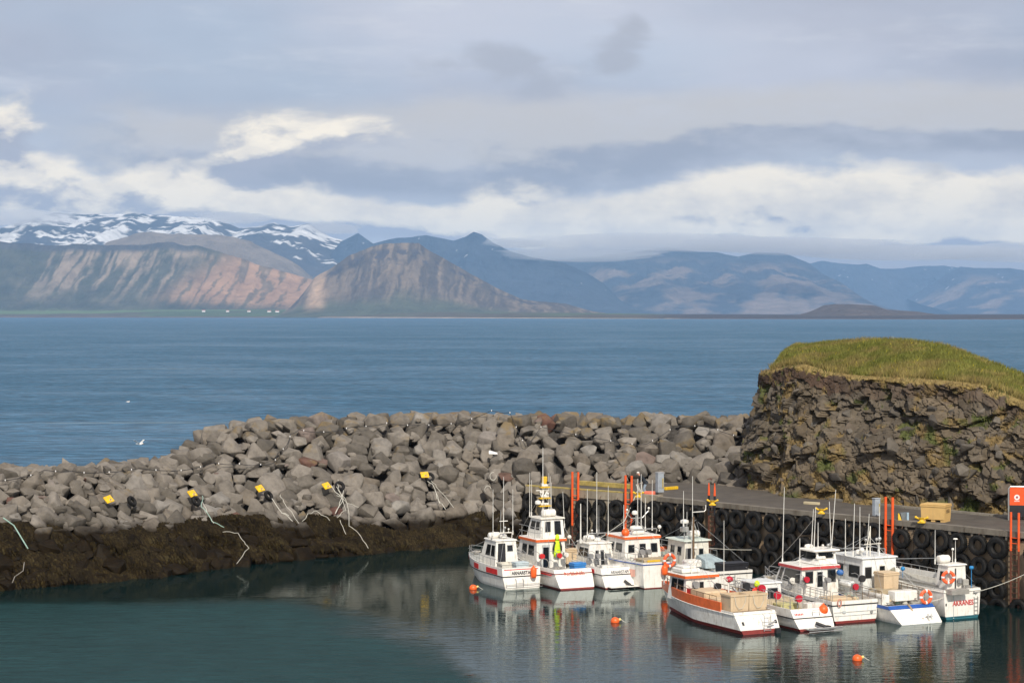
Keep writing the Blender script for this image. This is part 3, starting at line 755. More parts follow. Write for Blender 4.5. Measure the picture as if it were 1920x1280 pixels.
# the end face of the quay towards the breakwater
mb = MB(); e = back[0]; mb.frus([(A0.x, A0.y, -2), (A0.x+.5, A0.y, -2), (e.x+.5, e.y+3, -2), (e.x, e.y+3, -2)], [(A0.x, A0.y, ZQ-.02), (A0.x+.5, A0.y, ZQ-.02), (e.x+.5, e.y+3, ZQ-.02), (e.x, e.y+3, ZQ-.02)]); mb.build('end_wall', wall_l, qo)
# kerb behind the road
for i in range(5, 10):
    a, b = back[i], back[i+1]; n = max(1, int((b-a).length/2.2))
    for j in range(n):
        mb = MB(); seg_box(mb, a.lerp(b, j/n+.005), a.lerp(b, (j+1)/n-.005), -.1, .22, ZQ-.05, ZQ+.13); mb.build('kerb_stone', kerb_m, qo)
fy = MATS['faded_yellow_paint']
def bar(name, p0, p1, w, h, m, lab, cat, grp=None, z0=.0):
    a, b = pt(*p0, ZQ), pt(*p1, ZQ); r = (b-a); mb = MB(); mb.box((0, 0, h/2+z0), (r.length, w, h), bev=.02)
    o = mb.build(name, m); o.location = (a+b)/2; o.rotation_euler.z = math.atan2(r.y, r.x); tag(o, lab, cat, grp); return o
bar('kerb_rail', (1088, 909), (1181, 916), .3, .34, fy, 'long yellow kerb beam at the back of the narrow quay end below the boulders', 'kerb')
bar('kerb_rail', (1247, 918.5), (1270, 916.5), .22, .22, yel, 'short bright yellow kerb block behind the grey cabinet next to the bending man', 'kerb')
bar('kerb_rail', (1508, 944.5), (1536, 946.5), .25, .18, mat('pale_yellow_paint', (.55, .47, .3), .7), 'short pale kerb bar lying at the foot of the cliff beside the road', 'kerb')

def wallpt(px_, py_=None, z=None, out=.0):
    k = (px_-960)/F
    for a, b in ((A0, B0), (B0, C0)):
        d_ = b-a; t = (k*a.y-a.x)/(d_.x-k*d_.y)
        if t <= 1.0001 or b is C0: break
    p = a+d_*t; n = Vector((d_.normalized().y, -d_.normalized().x)); 
    if n.y > 0: n = -n
    if z is None: z = HC-(py_-HY)*p.y/F
    q = p+n*out
    return Vector((q.x, q.y, z)), n

# tyre fenders
def tyre_mesh(r=.6, hole=.30, w=.34, seed=0):
    mb = MB(); h = w/2
    prof = [(hole, -h*.55), (hole+.05, -h*.9), (r*.80, -h*1.08), (r*.93, -h*.95), (r, -h*.62), (r*.985, -h*.2), (r, 0), (r*.985, h*.2), (r, h*.62), (r*.93, h*.95), (r*.80, h*1.08), (hole+.05, h*.9), (hole, h*.55), (hole+.02, h*.2), (hole+.10, 0), (hole+.02, -h*.2)]
    mb.lathe(prof, 30, closed=True)
    rnd = random.Random(seed)
    for j in range(30):        # tread lugs
        t = 2*math.pi*(j+.5)/30
        for s_ in (-1, 1): mb.box((math.cos(t)*r, math.sin(t)*r, s_*h*.42), (.05, .07, h*.5), M=Matrix.Rotation(t, 4, 'Z'))
    me = mb.build('tyre_fender', tyrem, smooth='auto'); return me
protos = []
for i, (r_, ho, w_) in enumerate(((.59, .28, .34), (.56, .26, .31), (.58, .31, .37))):
    o = tyre_mesh(r_*1.04, ho, w_*1.05, i); protos.append(o.data); bpy.data.objects.remove(o)
chain = mat('rusty_chain', (.12, .07, .045), .8)
LAD = [(1083, 'first'), (1183, 'second'), (1340, 'third'), (1673, 'fourth'), (1909, 'fifth')]
ORD = ['first', 'second', 'third', 'fourth', 'fifth', 'sixth', 'seventh', 'eighth', 'ninth', 'tenth', 'eleventh', 'twelfth', 'thirteenth']
rows = {
 'top': [(998, 941), (1030, 939), (1060, 940), (1099, 950), (1129, 951), (1161, 952), (1201, 953), (1231, 956), (1258, 959), (1287, 962), (1314, 964), (1361, 970), (1389, 974), (1420, 976), (1453, 981), (1484, 983), (1517, 984), (1550, 990), (1583, 993), (1614, 996), (1645, 999), (1697, 1009), (1736, 1008), (1770, 1014), (1803, 1018), (1841, 1022), (1878, 1027), (1945, 1038)],
 'second': [(998, 971), (1031, 975), (1061, 973), (1098, 981), (1130, 985), (1160, 987), (1203, 986), (1231, 989), (1257, 992), (1285, 993), (1316, 995), (1360, 1004), (1390, 1009), (1420, 1010), (1454, 1018), (1486, 1017), (1515, 1025), (1550, 1024), (1582, 1027), (1613, 1028), (1645, 1033), (1699, 1046), (1733, 1045), (1769, 1052), (1808, 1055), (1843, 1062), (1877, 1065), (1950, 1076)],
 'third': [(1099, 1011), (1130, 1014), (1201, 1017), (1231, 1021), (1258, 1024), (1287, 1024), (1316, 1027), (1358, 1034), (1390, 1040), (1421, 1043), (1454, 1050), (1486, 1051), (1516, 1058), (1551, 1058), (1583, 1061), (1614, 1062), (1646, 1068), (1699, 1082), (1735, 1082), (1770, 1088), (1808, 1092), (1845, 1100), (1877, 1105), (1948, 1112)],
 'bottom': [(1420, 1076), (1454, 1083), (1486, 1086), (1551, 1092), (1614, 1098), (1699, 1114), (1737, 1117), (1772, 1121), (1808, 1125), (1846, 1139), (1880, 1141), (1918, 1146), (1950, 1149)]}
for rn, lst in rows.items():
    cnt = {}
    for (a, b) in lst:
        k = sum(a > l[0] for l in LAD)
        cnt[k] = cnt.get(k, 0)+1
        me = random.choice(protos); o = bpy.data.objects.new('tyre_fender', me); COL.objects.link(o)
        p, n = wallpt(a, b+random.gauss(0, 1.1), out=.30)
        o.location = p; Rm = Vector((n.x, n.y, random.uniform(-.10, .10))).to_track_quat('Z', 'Y').to_matrix().to_4x4()
        o.rotation_euler = (Rm @ Matrix.Rotation(random.uniform(0, 6.28), 4, 'Z') @ Matrix.Rotation(random.gauss(0, .06), 4, 'X')).to_euler()
        sc_ = random.uniform(.95, 1.08); o.scale = (sc_, sc_, sc_*random.uniform(.9, 1.15))
        where = ('left of the first orange ladder' if k == 0 else 'right of the fifth orange ladder' if k == 5 else 'between the %s and %s orange ladders' % (LAD[k-1][1], LAD[k][1]))
        tag(o, '%s tyre from the left, %s row, %s' % (ORD[cnt[k]-1], rn, where), 'tyre', 'tyre fenders hung on the quay wall')
        if rn == 'top':
            c = MB(); q, _ = wallpt(a, z=ZQ-.15, out=.12); q2 = p+Vector((0, 0, .45)); c.tube([q, q.lerp(q2, .5)+Vector((n.x*.05, n.y*.05, 0)), q2], .022, 5)
            ch = c.build('hanging_chain', chain)
            ch.parent = o; ch.matrix_parent_inverse = Matrix.LocRotScale(o.location, o.rotation_euler.to_quaternion(), o.scale).inverted()

# ladders on the quay wall
lab_l = {1083: 'orange quay ladder nearest the breakwater, its rails standing above the deck', 1183: 'orange quay ladder beside the bending man, rails standing above the deck', 1340: 'quay ladder with orange rail tips banded black beside a yellow bollard', 1673: 'orange quay ladder between the grey cabinet and the beige tub, behind the white cabin', 1909: 'orange quay ladder at the right edge of the photo below the orange sign'}
hts = {1083: (1.45, .0), 1183: (1.45, 0), 1340: (1.25, .55), 1673: (1.5, 0), 1909: (1.25, 0)}
for (lp, _) in LAD:
    p, n = wallpt(lp, z=0, out=.26); up, blk = hts[lp]
    r = empty('quay_ladder', (p.x, p.y, -.4)); tag(r, lab_l[lp], 'ladder', 'orange ladders on the quay wall')
    dd = Vector((n.y, -n.x, 0)); nn = Vector((n.x, n.y, 0)); hw = .27
    for s_ in (-1, 1):
        q = MB(); q.tube([dd*hw*s_+Vector((0, 0, 2.3 if lp in (1083, 1183, 1673) else 3.7)), dd*hw*s_+Vector((0, 0, ZQ+.4+up))], .085 if lp in (1083, 1183, 1673) else .07, 8)
        if lp == 1340:
            q = MB(); q.tube([dd*hw*s_+Vector((0, 0, ZQ+.95)), dd*hw*s_+Vector((0, 0, ZQ+1.5)), dd*hw*s_+Vector((0, 0, ZQ+1.8))], .085, 8, r2=.03)
        q.build('rail', ladr, r)
        q = MB()
        if lp == 1340: q.tube([dd*hw*s_+Vector((0, 0, 3.9)), dd*hw*s_+Vector((0, 0, ZQ+.95))], .075, 8); q.build('black_band', blackbox, r)
        q = MB(); q.tube([dd*hw*s_, dd*hw*s_+Vector((0, 0, {1340: 3.9, 1909: 3.7}.get(lp, 2.3)))], .06, 8); q.build('lower_rail', ladr2, r)
    z = .3
    while z < ZQ+.35:
        q = MB(); q.tube([-dd*hw+Vector((0, 0, z)), dd*hw+Vector((0, 0, z))], .028, 6); q.build('rung', ladr if z > 4.0 and lp != 1340 else ladr2, r); z += .32

def bollard(a, b, lab, rz=.7, k=1):
    p = pt(a, b, ZQ+.1); mb = MB(); mb.box((0, 0, .04), (.55*k, .4*k, .08), bev=.02); mb.lathe([(.24*k, .08), (.15*k, .16), (.14*k, .22), (.22*k, .32)], 14)
    mb.tube([(-.40*k, 0, .33), (-.2*k, 0, .26), (.2*k, 0, .26), (.40*k, 0, .33)], .075*k, 10)
    mb.sphere((-.41*k, 0, .34), .095*k); mb.sphere((.41*k, 0, .34), .095*k)
    o = mb.build('bollard', yel, smooth='auto'); o.location = p; o.rotation_euler.z = rz; tag(o, lab, 'bollard', 'yellow mooring bollards on the quay edge')
bollard(1336, 947, 'yellow mooring bollard behind the black banded ladder', -.2, .8)
bollard(1540, 963, 'yellow mooring bollard on the bare middle stretch of the quay edge', -.2, .8)
bollard(1728, 980, 'yellow mooring bollard in front of the beige tub on the quay', -.35, .85)
bollard(1197, 932, 'yellow mooring bollard at the feet of the bending man', -.2, .8)

def cabinet(a, b, h, w, lab):
    p = pt(a, b, ZQ); r = empty('power_cabinet', (p.x, p.y, ZQ), .5); tag(r, lab, 'electrical cabinet', 'grey power cabinets on the quay')
    MB().box((0, 0, h/2+.1), (w, w*.75, h-.1), bev=.02).build('cabinet_body', boxgrey, r)
    MB().box((0, 0, .05), (w*.8, w*.6, .1)).build('plinth', edge_m, r)
    MB().box((0, 0, h+.09), (w+.05, w*.75+.05, .05), bev=.015).build('cabinet_top', mat('cabinet_lid', (.42, .44, .46), .5), r)
    MB().box((w*.28, -w*.38, h*.55), (.10, .02, h*.5)).build('yellow_stripe', fy, r)
    MB().box((-w*.1, -w*.385, h*.6), (w*.5, .02, h*.55)).build('cabinet_door', mat('cabinet_door', (.33, .37, .41), .45), r)
cabinet(1237, 926.5, 1.45, .5, 'grey power cabinet on the quay just right of the bending man')
cabinet(1643, 971, 1.15, .42, 'grey power cabinet on the quay left of the fourth orange ladder')
p = pt(1021, 916, ZQ+.1); r = empty('mooring_light', (p.x, p.y, ZQ)); tag(r, 'yellow box on a short post at the narrow left end of the quay', 'marker post')
MB().tube([(0, 0, 0), (0, 0, .45)], .05, 8).build('post', steel, r); MB().box((0, 0, .72), (.38, .3, .55), bev=.03).build('yellow_box', yel, r)

def make_tub(name, m, w=1.2, d_=1.0, h=.75, lid=False, feet=True, parent=None):
    r = empty(name, parent=parent); z0 = .14 if feet else 0
    a, b = w/2, d_/2; t = .06; k = .955
    mb = MB()
    ob = [(-a*k, -b*k, z0), (a*k, -b*k, z0), (a*k, b*k, z0), (-a*k, b*k, z0)]; ot = [(-a, -b, h), (a, -b, h), (a, b, h), (-a, b, h)]
    it = [(x_*(1-t/a), y_*(1-t/b), h) for x_, y_, _ in ot]; ib = [(x_*(1-t/a), y_*(1-t/b), z0+.08) for x_, y_, _ in ob]
    vs = ob+ot+it+ib; fs = [(3, 2, 1, 0)]
    for i in range(4):
        j = (i+1) % 4; fs += [(i, j, 4+j, 4+i), (4+i, 4+j, 8+j, 8+i), (8+i, 8+j, 12+j, 12+i)]
    fs.append((12, 13, 14, 15)); mb.add(vs, fs)
    for s_ in (-1, 1):      # lip round the rim
        mb.box((0, s_*(b+.01), h-.05), (w+.06, .05, .09)); mb.box((s_*(a+.01), 0, h-.05), (.05, d_-.04, .09))
    mb.build('tub_body', m, r)
    if feet:
        f = MB()
        for x_ in (-a*.78, 0, a*.78): f.box((x_, 0, z0/2), (w*.17, d_*.88, z0))
        f.build('pallet_foot', m, r)
    if lid: MB().box((0, 0, h+.035), (w+.05, d_+.05, .07), bev=.02).build('lid', m, r)
    return r
t = make_tub('fish_tub', mat('tub_quay_ochre', (.66, .43, .16), .6, dirt=(.4, .28, .14), dirt_amt=.3, var=.05), 1.55, 1.15, 1.02, lid=True)
p = pt(1758, 978, ZQ); t.location = p+Vector((0, .5, 0)); t.rotation_euler.z = R(-32+0); tag(t, 'large ochre insulated fish tub standing alone on the quay deck', 'tub')
mb = MB()                               # worn stencil lines on the tub's end
for i, (y0, ww) in enumerate(((.74, .50), (.66, .62), (.58, .56))):
    xx = -ww/2
    while xx < ww/2-.04:
        l = random.uniform(.03, .07); mb.box((.772-.003*(1-y0), xx+l/2, y0), (.012, l*.75, .045)); xx += l+.02
mb.build('stencil', mat('stencil_brown', (.12, .08, .04), .7), t)
p = pt(1694, 977, ZQ); r = empty('crate', p+Vector((.1, .2, 0)), .2); tag(r, 'small grey and pale blue box leaning beside the fourth orange ladder', 'crate')
MB().frus([(-.22, -.2, 0), (.2, -.2, 0), (.2, .2, 0), (-.22, .2, 0)], [(-.3, -.1, .5), (.12, -.16, .55), (.12, .2, .55), (-.3, .24, .5)]).build('crate_body', mat('crate_slate', (.12, .14, .15), .6), r)
MB().box((.12, -.22, .3), (.14, .06, .5), rz=.2).build('pale_panel', mat('pale_blue', (.35, .48, .58), .6), r)
o = MB().frus([(-.14, -.12, 0), (.1, -.12, 0), (.1, .12, 0), (-.14, .12, 0)], [(-.14, -.02, .5), (-.08, -.04, .52), (-.08, .05, .52), (-.14, .06, .5)]).build('wedge', yel); o.location = pt(1688, 977.5, ZQ); tag(o, 'narrow yellow wedge standing beside the small grey box on the quay', 'wedge')
o = MB().box((0, 0, .16), (.75, .4, .32), bev=.04).build('crate', mat('crate_coral', (.85, .20, .12), .55)); o.location = pt(1216, 929.5, ZQ)+Vector((.1, .2, 0)); o.rotation_euler.z = -.3; tag(o, 'coral red crate on the quay beside the bollard and the bending man', 'crate')

# orange sign board on steel posts
p = pt(1891, 974.5, ZQ); r = empty('sign', p, R(-8)); tag(r, 'orange board with white ring emblem in a steel frame at the right edge', 'sign')
for x_ in (0, 2.5): MB().tube([(x_, 0, 0), (x_, 0, 1.95), (x_+(.12 if x_ == 0 else -.12), 0, 2.08)], .05, 8).build('post', steel, r)
MB().tube([(.1, 0, 2.08), (2.4, 0, 2.08)], .05, 8).build('top_tube', steel, r)
MB().box((1.25, 0, 1.48), (2.36, .05, 1.1)).build('sign_board', mat('sign_orange', (.86, .10, .02), .4), r)
MB().box((1.25, 0, .58), (2.36, .06, .68)).build('black_panel', blackbox, r)
wm = mat('print_white', (.82, .80, .78), .5)
RM = Matrix.Rotation(R(90), 4, 'X')
MB().lathe([(.075, 0), (.17, 0), (.17, .012), (.075, .012)], 28, Matrix.Translation((.50, -.027, 1.42)) @ RM, closed=True).build('ring_emblem', wm, r)
MB().lathe([(.05, 0), (.05, .012)], 18, Matrix.Translation((.50, -.027, 1.42)) @ RM).build('emblem_centre', mat('print_purple', (.28, .08, .16), .5), r)
mb = MB(); x_ = .34
for w_ in (.05, .06, .05, .06, .05): mb.box((x_+w_/2, -.032, 1.19), (w_*.7, .012, .075)); x_ += w_+.012
mb.build('small_print', wm, r)

# ------------------------------------------------------------------ cliff
def cell_field(U, Z, n, u1, z1, amp, tilt, seed, sz=1.0):
    r = np.random.default_rng(seed); pu = r.uniform(0, u1, n); pz = r.uniform(-1, z1, n); hh = r.uniform(-1, 1, n)*amp; tu = r.normal(0, tilt, n); tz = r.normal(-.12, tilt, n)
    out = np.empty(U.size); idx = np.empty(U.size, int); gap = np.empty(U.size)
    Uf = U.ravel(); Zf = Z.ravel()
    for i in range(0, U.size, 20000):
        du = Uf[i:i+20000, None]-pu[None]; dz_ = (Zf[i:i+20000, None]-pz[None])*sz; q = du*du+dz_*dz_
        a = np.argpartition(q, 1, axis=1)[:, :2]; qa = np.take_along_axis(q, a, 1); k = np.where(qa[:, 0] < qa[:, 1], a[:, 0], a[:, 1]); 
        rr = np.arange(len(k)); out[i:i+20000] = hh[k]+tu[k]*du[rr, k]+tz[k]*dz_[rr, k]; idx[i:i+20000] = k
        gap[i:i+20000] = np.abs(np.sqrt(qa[:, 0])-np.sqrt(qa[:, 1]))
    return out.reshape(U.shape), hh[idx].reshape(U.shape)/amp, gap.reshape(U.shape), (idx.reshape(U.shape)*7919 % 101)/101
# base outline (x, y), lip outline (px, height row, setback)
bpts = [(1456, None), (1430, None), (1409, 917.5), (1413, 919), (1440, 923), (1500, 931), (1560, 937), (1620, 944), (1700, 951), (1780, 958), (1860, 964.5), (1940, 971), (2050, 981), (2250, 999)]
bxy = []
for a, b in bpts:
    if b is None: Y = {1456: 172, 1430: 158}[a]; bxy.append(((a-960)/F*Y, Y))
    else: q = pt(a, b, ZQ); bxy.append((q.x, q.y))
bxy = np.array(bxy)
lip = [(1490, 692, 170), (1460, 694, 160), (1449, 696, 151.5), (1452, 694, 150.2), (1475, 687, 147.5), (1510, 682, 144.5), (1565, 699, 142.5), (1630, 705, 139.6), (1700, 708, 136.8), (1780, 713, 134.0), (1850, 722, 131.6), (1920, 752, 129), (2050, 775, 126), (2250, 800, 120)]
lxyz = np.array([((a-960)/F*Y, Y, HC-(b-HY)*Y/F) for a, b, Y in lip])
spine = [(1500, 668, 171), (1490, 655, 166), (1490, 648, 163), (1495, 646, 161), (1515, 648, 159), (1548, 643, 157), (1590, 639, 155), (1640, 636.5, 153), (1695, 637, 151), (1765, 644, 149), (1845, 673, 146), (1925, 704, 143), (2060, 740, 140), (2260, 780, 134)]
sxyz = np.array([((a-960)/F*Y, Y, HC-(b-HY)*Y/F) for a, b, Y in spine])
kk = np.r_[0, np.cumsum(np.linalg.norm(np.diff(bxy, axis=0), axis=1))]; UL = kk[-1]
NU = 560; uu = np.linspace(0, UL, NU)
def sp(cols): 
    o = np.stack([np.interp(uu, kk, cols[:, i]) for i in range(cols.shape[1])], 1)
    ker = np.ones(9)/9
    for i in range(o.shape[1]): o[4:-4, i] = np.convolve(o[:, i], ker, 'valid')
    return o
Bq = np.concatenate([sp(bxy), np.full((NU, 1), ZQ-.4)], 1); Lq = sp(lxyz); Sq = sp(sxyz)
NV = 170; vv_ = np.linspace(0, 1, NV)
tg = np.gradient(Bq[:, :2], axis=0); tg /= np.linalg.norm(tg, axis=1)[:, None]; on = np.stack([tg[:, 1], -tg[:, 0]], 1)     # outward
Fc = Bq[:, None]*(1-vv_[None, :, None])+Lq[:, None]*vv_[None, :, None]
# steeper in the middle: pull out below the lip, scree foot at the bottom
bul = (np.sin(vv_*math.pi)*.9+.35*sm(vv_, .8, 1.0)*(1-sm(vv_, .97, 1.0)) + .5*(1-sm(vv_, 0, .12)))[None]*np.ones((NU, 1))
Ug = uu[:, None]+0*vv_[None]; Zg2 = Fc[..., 2]
Ud = Ug+.5*(fbm(Ug*.5, Zg2*.5, 3, 91)-.5)*2; Zd = Zg2+.5*(fbm(Ug*.5+9, Zg2*.5, 3, 92)-.5)*2+.18*Ug*0
c1_, id1, g1_, r1 = cell_field(Ud, Zd, 620, UL, 15, .30, .15, 1, 1.15)
c2_, id2, g2_, r2 = cell_field(Ud, Zd, 3600, UL, 15, .085, .20, 2, 1.1)
c3_, id3, g3_, r3 = cell_field(Ud, Zd, 150, UL, 15, .55, .12, 3, 1.5)
big = (fbm(Ug*.22, Zg2*.3, 4, 93)-.5)*2.2+c3_*.55-.2*np.exp(-(g3_/.09)**2)
disp = bul+c1_*.8*(.4+1.2*fbm(Ug*.3, Zg2*.3, 2, 94))+c2_+big-.22*np.exp(-(g1_/.06)**2)-.12*np.exp(-(g2_/.045)**2)
topband = sm(vv_, .80, .86)[None]*np.ones((NU, 1))
pxl = interp(uu, list(zip(kk, [q[0] for q in bpts])))[:, None]
turf = sm(vv_[None]+.06*(fbm(Ug*.8, Ug*0, 3, 95)-.5)*2, .845, .86)*(1-.5*sm(pxl, 1560, 1620))
disp = disp*(1-.55*turf)+turf*(.45+.35*(fbm(Ug*1.3, Zg2*.9, 4, 96)-.5))
disp *= (1-sm(vv_, .985, 1.0)*.8)[None]
Fx = Fc.copy(); Fx[..., 0] += on[:, None, 0]*disp; Fx[..., 1] += on[:, None, 1]*disp
ca = lerp3((.072, .058, .042), (.17, .14, .103), np.clip(r1*.5+r2*.35+(fbm(Ug*1.2, Zg2*1.2, 4, 97)-.5)*.7, 0, 1))
warm = sm(fbm(Ug*.28, Zg2*.3, 4, 98), .42, .62)[..., None]; ca = ca*(1-warm*.6)+np.array((.15, .115, .075))*warm*.6*(.6+.6*r2[..., None])
gr = .85*sm(.012+fbm(Ug*.95, Zg2*1.5, 5, 99)+.04*(1-sm(vv_, 0, .25))[None]+.07*(-c1_/.3*.5-c2_/.1*.3), .595, .66)[..., None]
gc = lerp3((.085, .10, .028), (.22, .155, .065), sm(fbm(Ug*.9, Zg2*.7, 3, 101), .33, .5)); ca = ca*(1-gr)+gc*gr
foot = (1-sm(vv_[None]+.10*(fbm(Ug*.6, Ug*0, 3, 102)-.5)*2, .06, .13))[..., None]*sm(pxl, 1380, 1560)[..., None]; ca = ca*(1-foot)+gc*foot
tb = turf[..., None]; ca = ca*(1-tb*.9)+lerp3((.040, .026, .018), (.100, .060, .040), fbm(Ug*1.6, Zg2*1.6, 4, 103))*tb*.9
lipc = sm(vv_[None]+.05*(fbm(Ug*1.5, Ug*0, 4, 104)-.5)*2+.0*Ug, .955, .97)[..., None]; ca = ca*(1-lipc)+np.array((.26, .19, .07))*lipc
cliff_m = vcol_mat('cliff_basalt', .9, .25, 2.2, .38, .6, 5.)
cl = obj_np('cliff', Fx.reshape(-1, 3), grid_faces(NU, NV), cliff_m, kind='structure', col=ca.reshape(-1, 3))
tag(cl, 'steep dark basalt cliff with a domed grassy top behind the quay')
# grassy dome
ND = 60; wv = np.linspace(0, 1, ND)
ed = Fx[:, -1]
D_ = np.empty((NU, ND, 3))
for i in range(3): D_[..., i] = ed[:, None, i]*(1-wv)+Sq[:, None, i]*wv
hgt = 1-(1-wv)**1.9; D_[..., 2] = ed[:, None, 2]+(Sq[:, None, 2]-ed[:, None, 2])*(hgt*.55+wv*.45)
D_[..., 2] += ((fbm(D_[..., 0]*.35, D_[..., 1]*.35, 4, 105)-.5)*.6+(fbm(D_[..., 0]*1.6, D_[..., 1]*1.3, 3, 115)-.5)*.45)*np.sin(wv*math.pi)[None]
def dome_col(x_, y_, w_):
    g = lerp3((.088, .105, .018), (.21, .20, .052), fbm(x_*.6, y_*.45, 5, 106)); dry = .75*sm(fbm(x_*.45, y_*.6, 6, 107)+.26*(1-sm(w_, 0, .22))+.06*sm(w_, .8, 1), .46, .74)
    return g*(1-dry[..., None])+lerp3((.20, .155, .055), (.28, .205, .085), fbm(x_*.8, y_*.8, 3, 108))*dry[..., None]
gm_ = vcol_mat('grass_turf', .95, .1, 3., .3, .8, 8.)
Wg = wv[None]+0*D_[..., 0]
dm = obj_np('grass_ground', D_.reshape(-1, 3), grid_faces(NU, ND), gm_, cl, smooth=True, col=dome_col(D_[..., 0], D_[..., 1], Wg).reshape(-1, 3))
# back slope falling to the sea
Bk = np.stack([Sq, Sq+np.array((1., 5., -1.5)), Sq+np.array((2., 12., -6.)), Sq+np.array((3., 18., -16.))], 1)
obj_np('back_slope', Bk.reshape(-1, 3), grid_faces(NU, 4), gm_, cl, smooth=True, col=np.tile((.1, .11, .04), (NU*4, 1)))
# grass blades
def blades(P, H, W_, C, name, m, parent):
    n = len(P); a = rng.uniform(0, 6.28, n); t_ = np.stack([np.cos(a), np.sin(a), 0*a], 1)*W_[:, None]
    lean = np.stack([rng.normal(.12, .35, n), rng.normal(0, .35, n), np.ones(n)], 1)*H[:, None]
    V = np.stack([P-t_, P+t_, P+lean], 1).reshape(-1, 3); i3 = np.arange(n)[:, None]*3
    return obj_np(name, V, i3+np.array([[0, 1, 2]]), m, parent, kind='stuff', col=np.repeat(C, 3, 0))
bl_m = vcol_mat('grass_blade', .8, .15)
n = 120000; iu = rng.uniform(20, NU-1.001, n); iw = rng.uniform(0, 1, n)**1.15*(ND-1.01)
a = iu.astype(int); b = iw.astype(int); fu = (iu-a)[:, None]; fw = (iw-b)[:, None]
Pg = (D_[a, b]*(1-fu)+D_[a+1, b]*fu)*(1-fw)+(D_[a, b+1]*(1-fu)+D_[a+1, b+1]*fu)*fw
keep = Pg[:, 0] < 38; Pg = Pg[keep]; ww = (iw/(ND-1))[keep]; n = len(Pg)
cb = dome_col(Pg[:, 0], Pg[:, 1], ww)*(rng.uniform(.7, 1.5, n)*(.6+.8*fbm(Pg[:, 0]*1.4, Pg[:, 1]*1.4, 3, 121)))[:, None]; fl = rng.random(n) < .012; cb[fl] = (.55, .45, .03)
blades(Pg, rng.uniform(.08, .26, n)*(.6+1.3*fbm(Pg[:, 0]*1.1, Pg[:, 1]*1.1, 3, 120))*(1+1.5*(1-sm(ww, 0, .04))), rng.uniform(.012, .03, n), cb, 'grass', bl_m, cl)
# tufts on the face
n = 60000; a = rng.integers(20, NU-1, n); b = rng.integers(0, NV-1, n)
ok = (gr[a, b, 0] > .35) | (foot[a, b, 0] > .5); ok |= lipc[a, b, 0] > .5
a, b = a[ok], b[ok]; n = len(a); Pf = Fx[a, b]+rng.normal(0, .05, (n, 3)); cb = gc[a, b]*rng.uniform(.6, 1.4, n)[:, None]
blades(Pf, rng.uniform(.12, .34, n), rng.uniform(.015, .035, n), cb, 'ledge_grass', bl_m, cl)
# loose blocks standing out of the face and rubble at its left foot
def crock():
    m = bpy.data.materials.new('cliff_block'); m.use_nodes = True; T = NT(m.node_tree); p = T.t.nodes['Principled BSDF']
    pos = T.n('ShaderNodeNewGeometry').outputs['Position']
    c = T.ramp(T.n('ShaderNodeObjectInfo').outputs['Random'], [(0, (.062, .053, .043)), (.4, (.105, .09, .072)), (.75, (.15, .13, .104)), (1, (.095, .07, .048))])
    c = T.mix(1., c, T.ramp(T.noise(pos, 2.2, 7, .65), [(.25, .6), (.75, 1.35)]), 'MULTIPLY')
    c = T.mix(T.mr(T.noise(pos, .9, 5, .6), .6, .72, 0, .7), c, (.17, .13, .055))
    T.put(p.inputs['Base Color'], c); p.inputs['Roughness'].default_value = .9; T.put(p.inputs['Normal'], T.bump(T.noise(pos, 5, 6, .65), .5, .08)); return m
cm_ = crock(); crocks = []
for i in range(14):
    me = rock_mesh(900+i, random.choice((9, 10, 12)), (1, random.uniform(.6, .85), random.uniform(.5, .8)), .05); me.materials.append(cm_); crocks.append(me)
for i in range(230):
    a = random.randint(30, NU-60); b = int(random.random()*.80*NV); q = Vector(Fx[a, b]); n = Vector((on[a][0], on[a][1], 0)); s_ = random.uniform(.28, .85)*(1.0 if random.random() < .8 else 1.3)
    o = bpy.data.objects.new('rock_block', random.choice(crocks)); COL.objects.link(o); o.parent = cl
    o.location = q-n*s_*random.uniform(.25, .6); o.rotation_euler = (random.gauss(0, .5), random.gauss(0, .5), math.atan2(n.y, n.x)+random.gauss(0, .7)); o.scale = (s_, s_*.9, s_*random.uniform(.8, 1.1))
for i in range(40):
    u_ = random.random(); q = pt(1385+u_*60+random.uniform(-10, 10), 912+u_*8, ZQ); s_ = random.uniform(.3, .9)
    o = bpy.data.objects.new('rock_block', random.choice(crocks)); COL.objects.link(o); o.parent = cl; o.location = q+Vector((0, random.uniform(.2, 3.5), random.uniform(.1, 2.2))); o.rotation_euler = (random.gauss(0, .5), random.gauss(0, .5), random.uniform(0, 6)); o.scale = (s_,)*3

# ------------------------------------------------------------------ boats
font_cache = {}
def text_mesh(name, txt, size, m, parent, M, ext=.006, bold=0.0):
    cu = bpy.data.curves.new(name, 'FONT'); cu.body = txt; cu.size = size; cu.extrude = ext; cu.offset = bold; cu.align_x = 'CENTER'; cu.align_y = 'CENTER'; cu.resolution_u = 3
    t_ = bpy.data.objects.new('tmp', cu); COL.objects.link(t_)
    dg = bpy.context.evaluated_depsgraph_get(); me = bpy.data.meshes.new_from_object(t_.evaluated_get(dg)); bpy.data.objects.remove(t_)
    me.materials.clear(); me.materials.append(m); me.transform(M)
    o = bpy.data.objects.new(name, me); COL.objects.link(o); o.parent = parent; return o

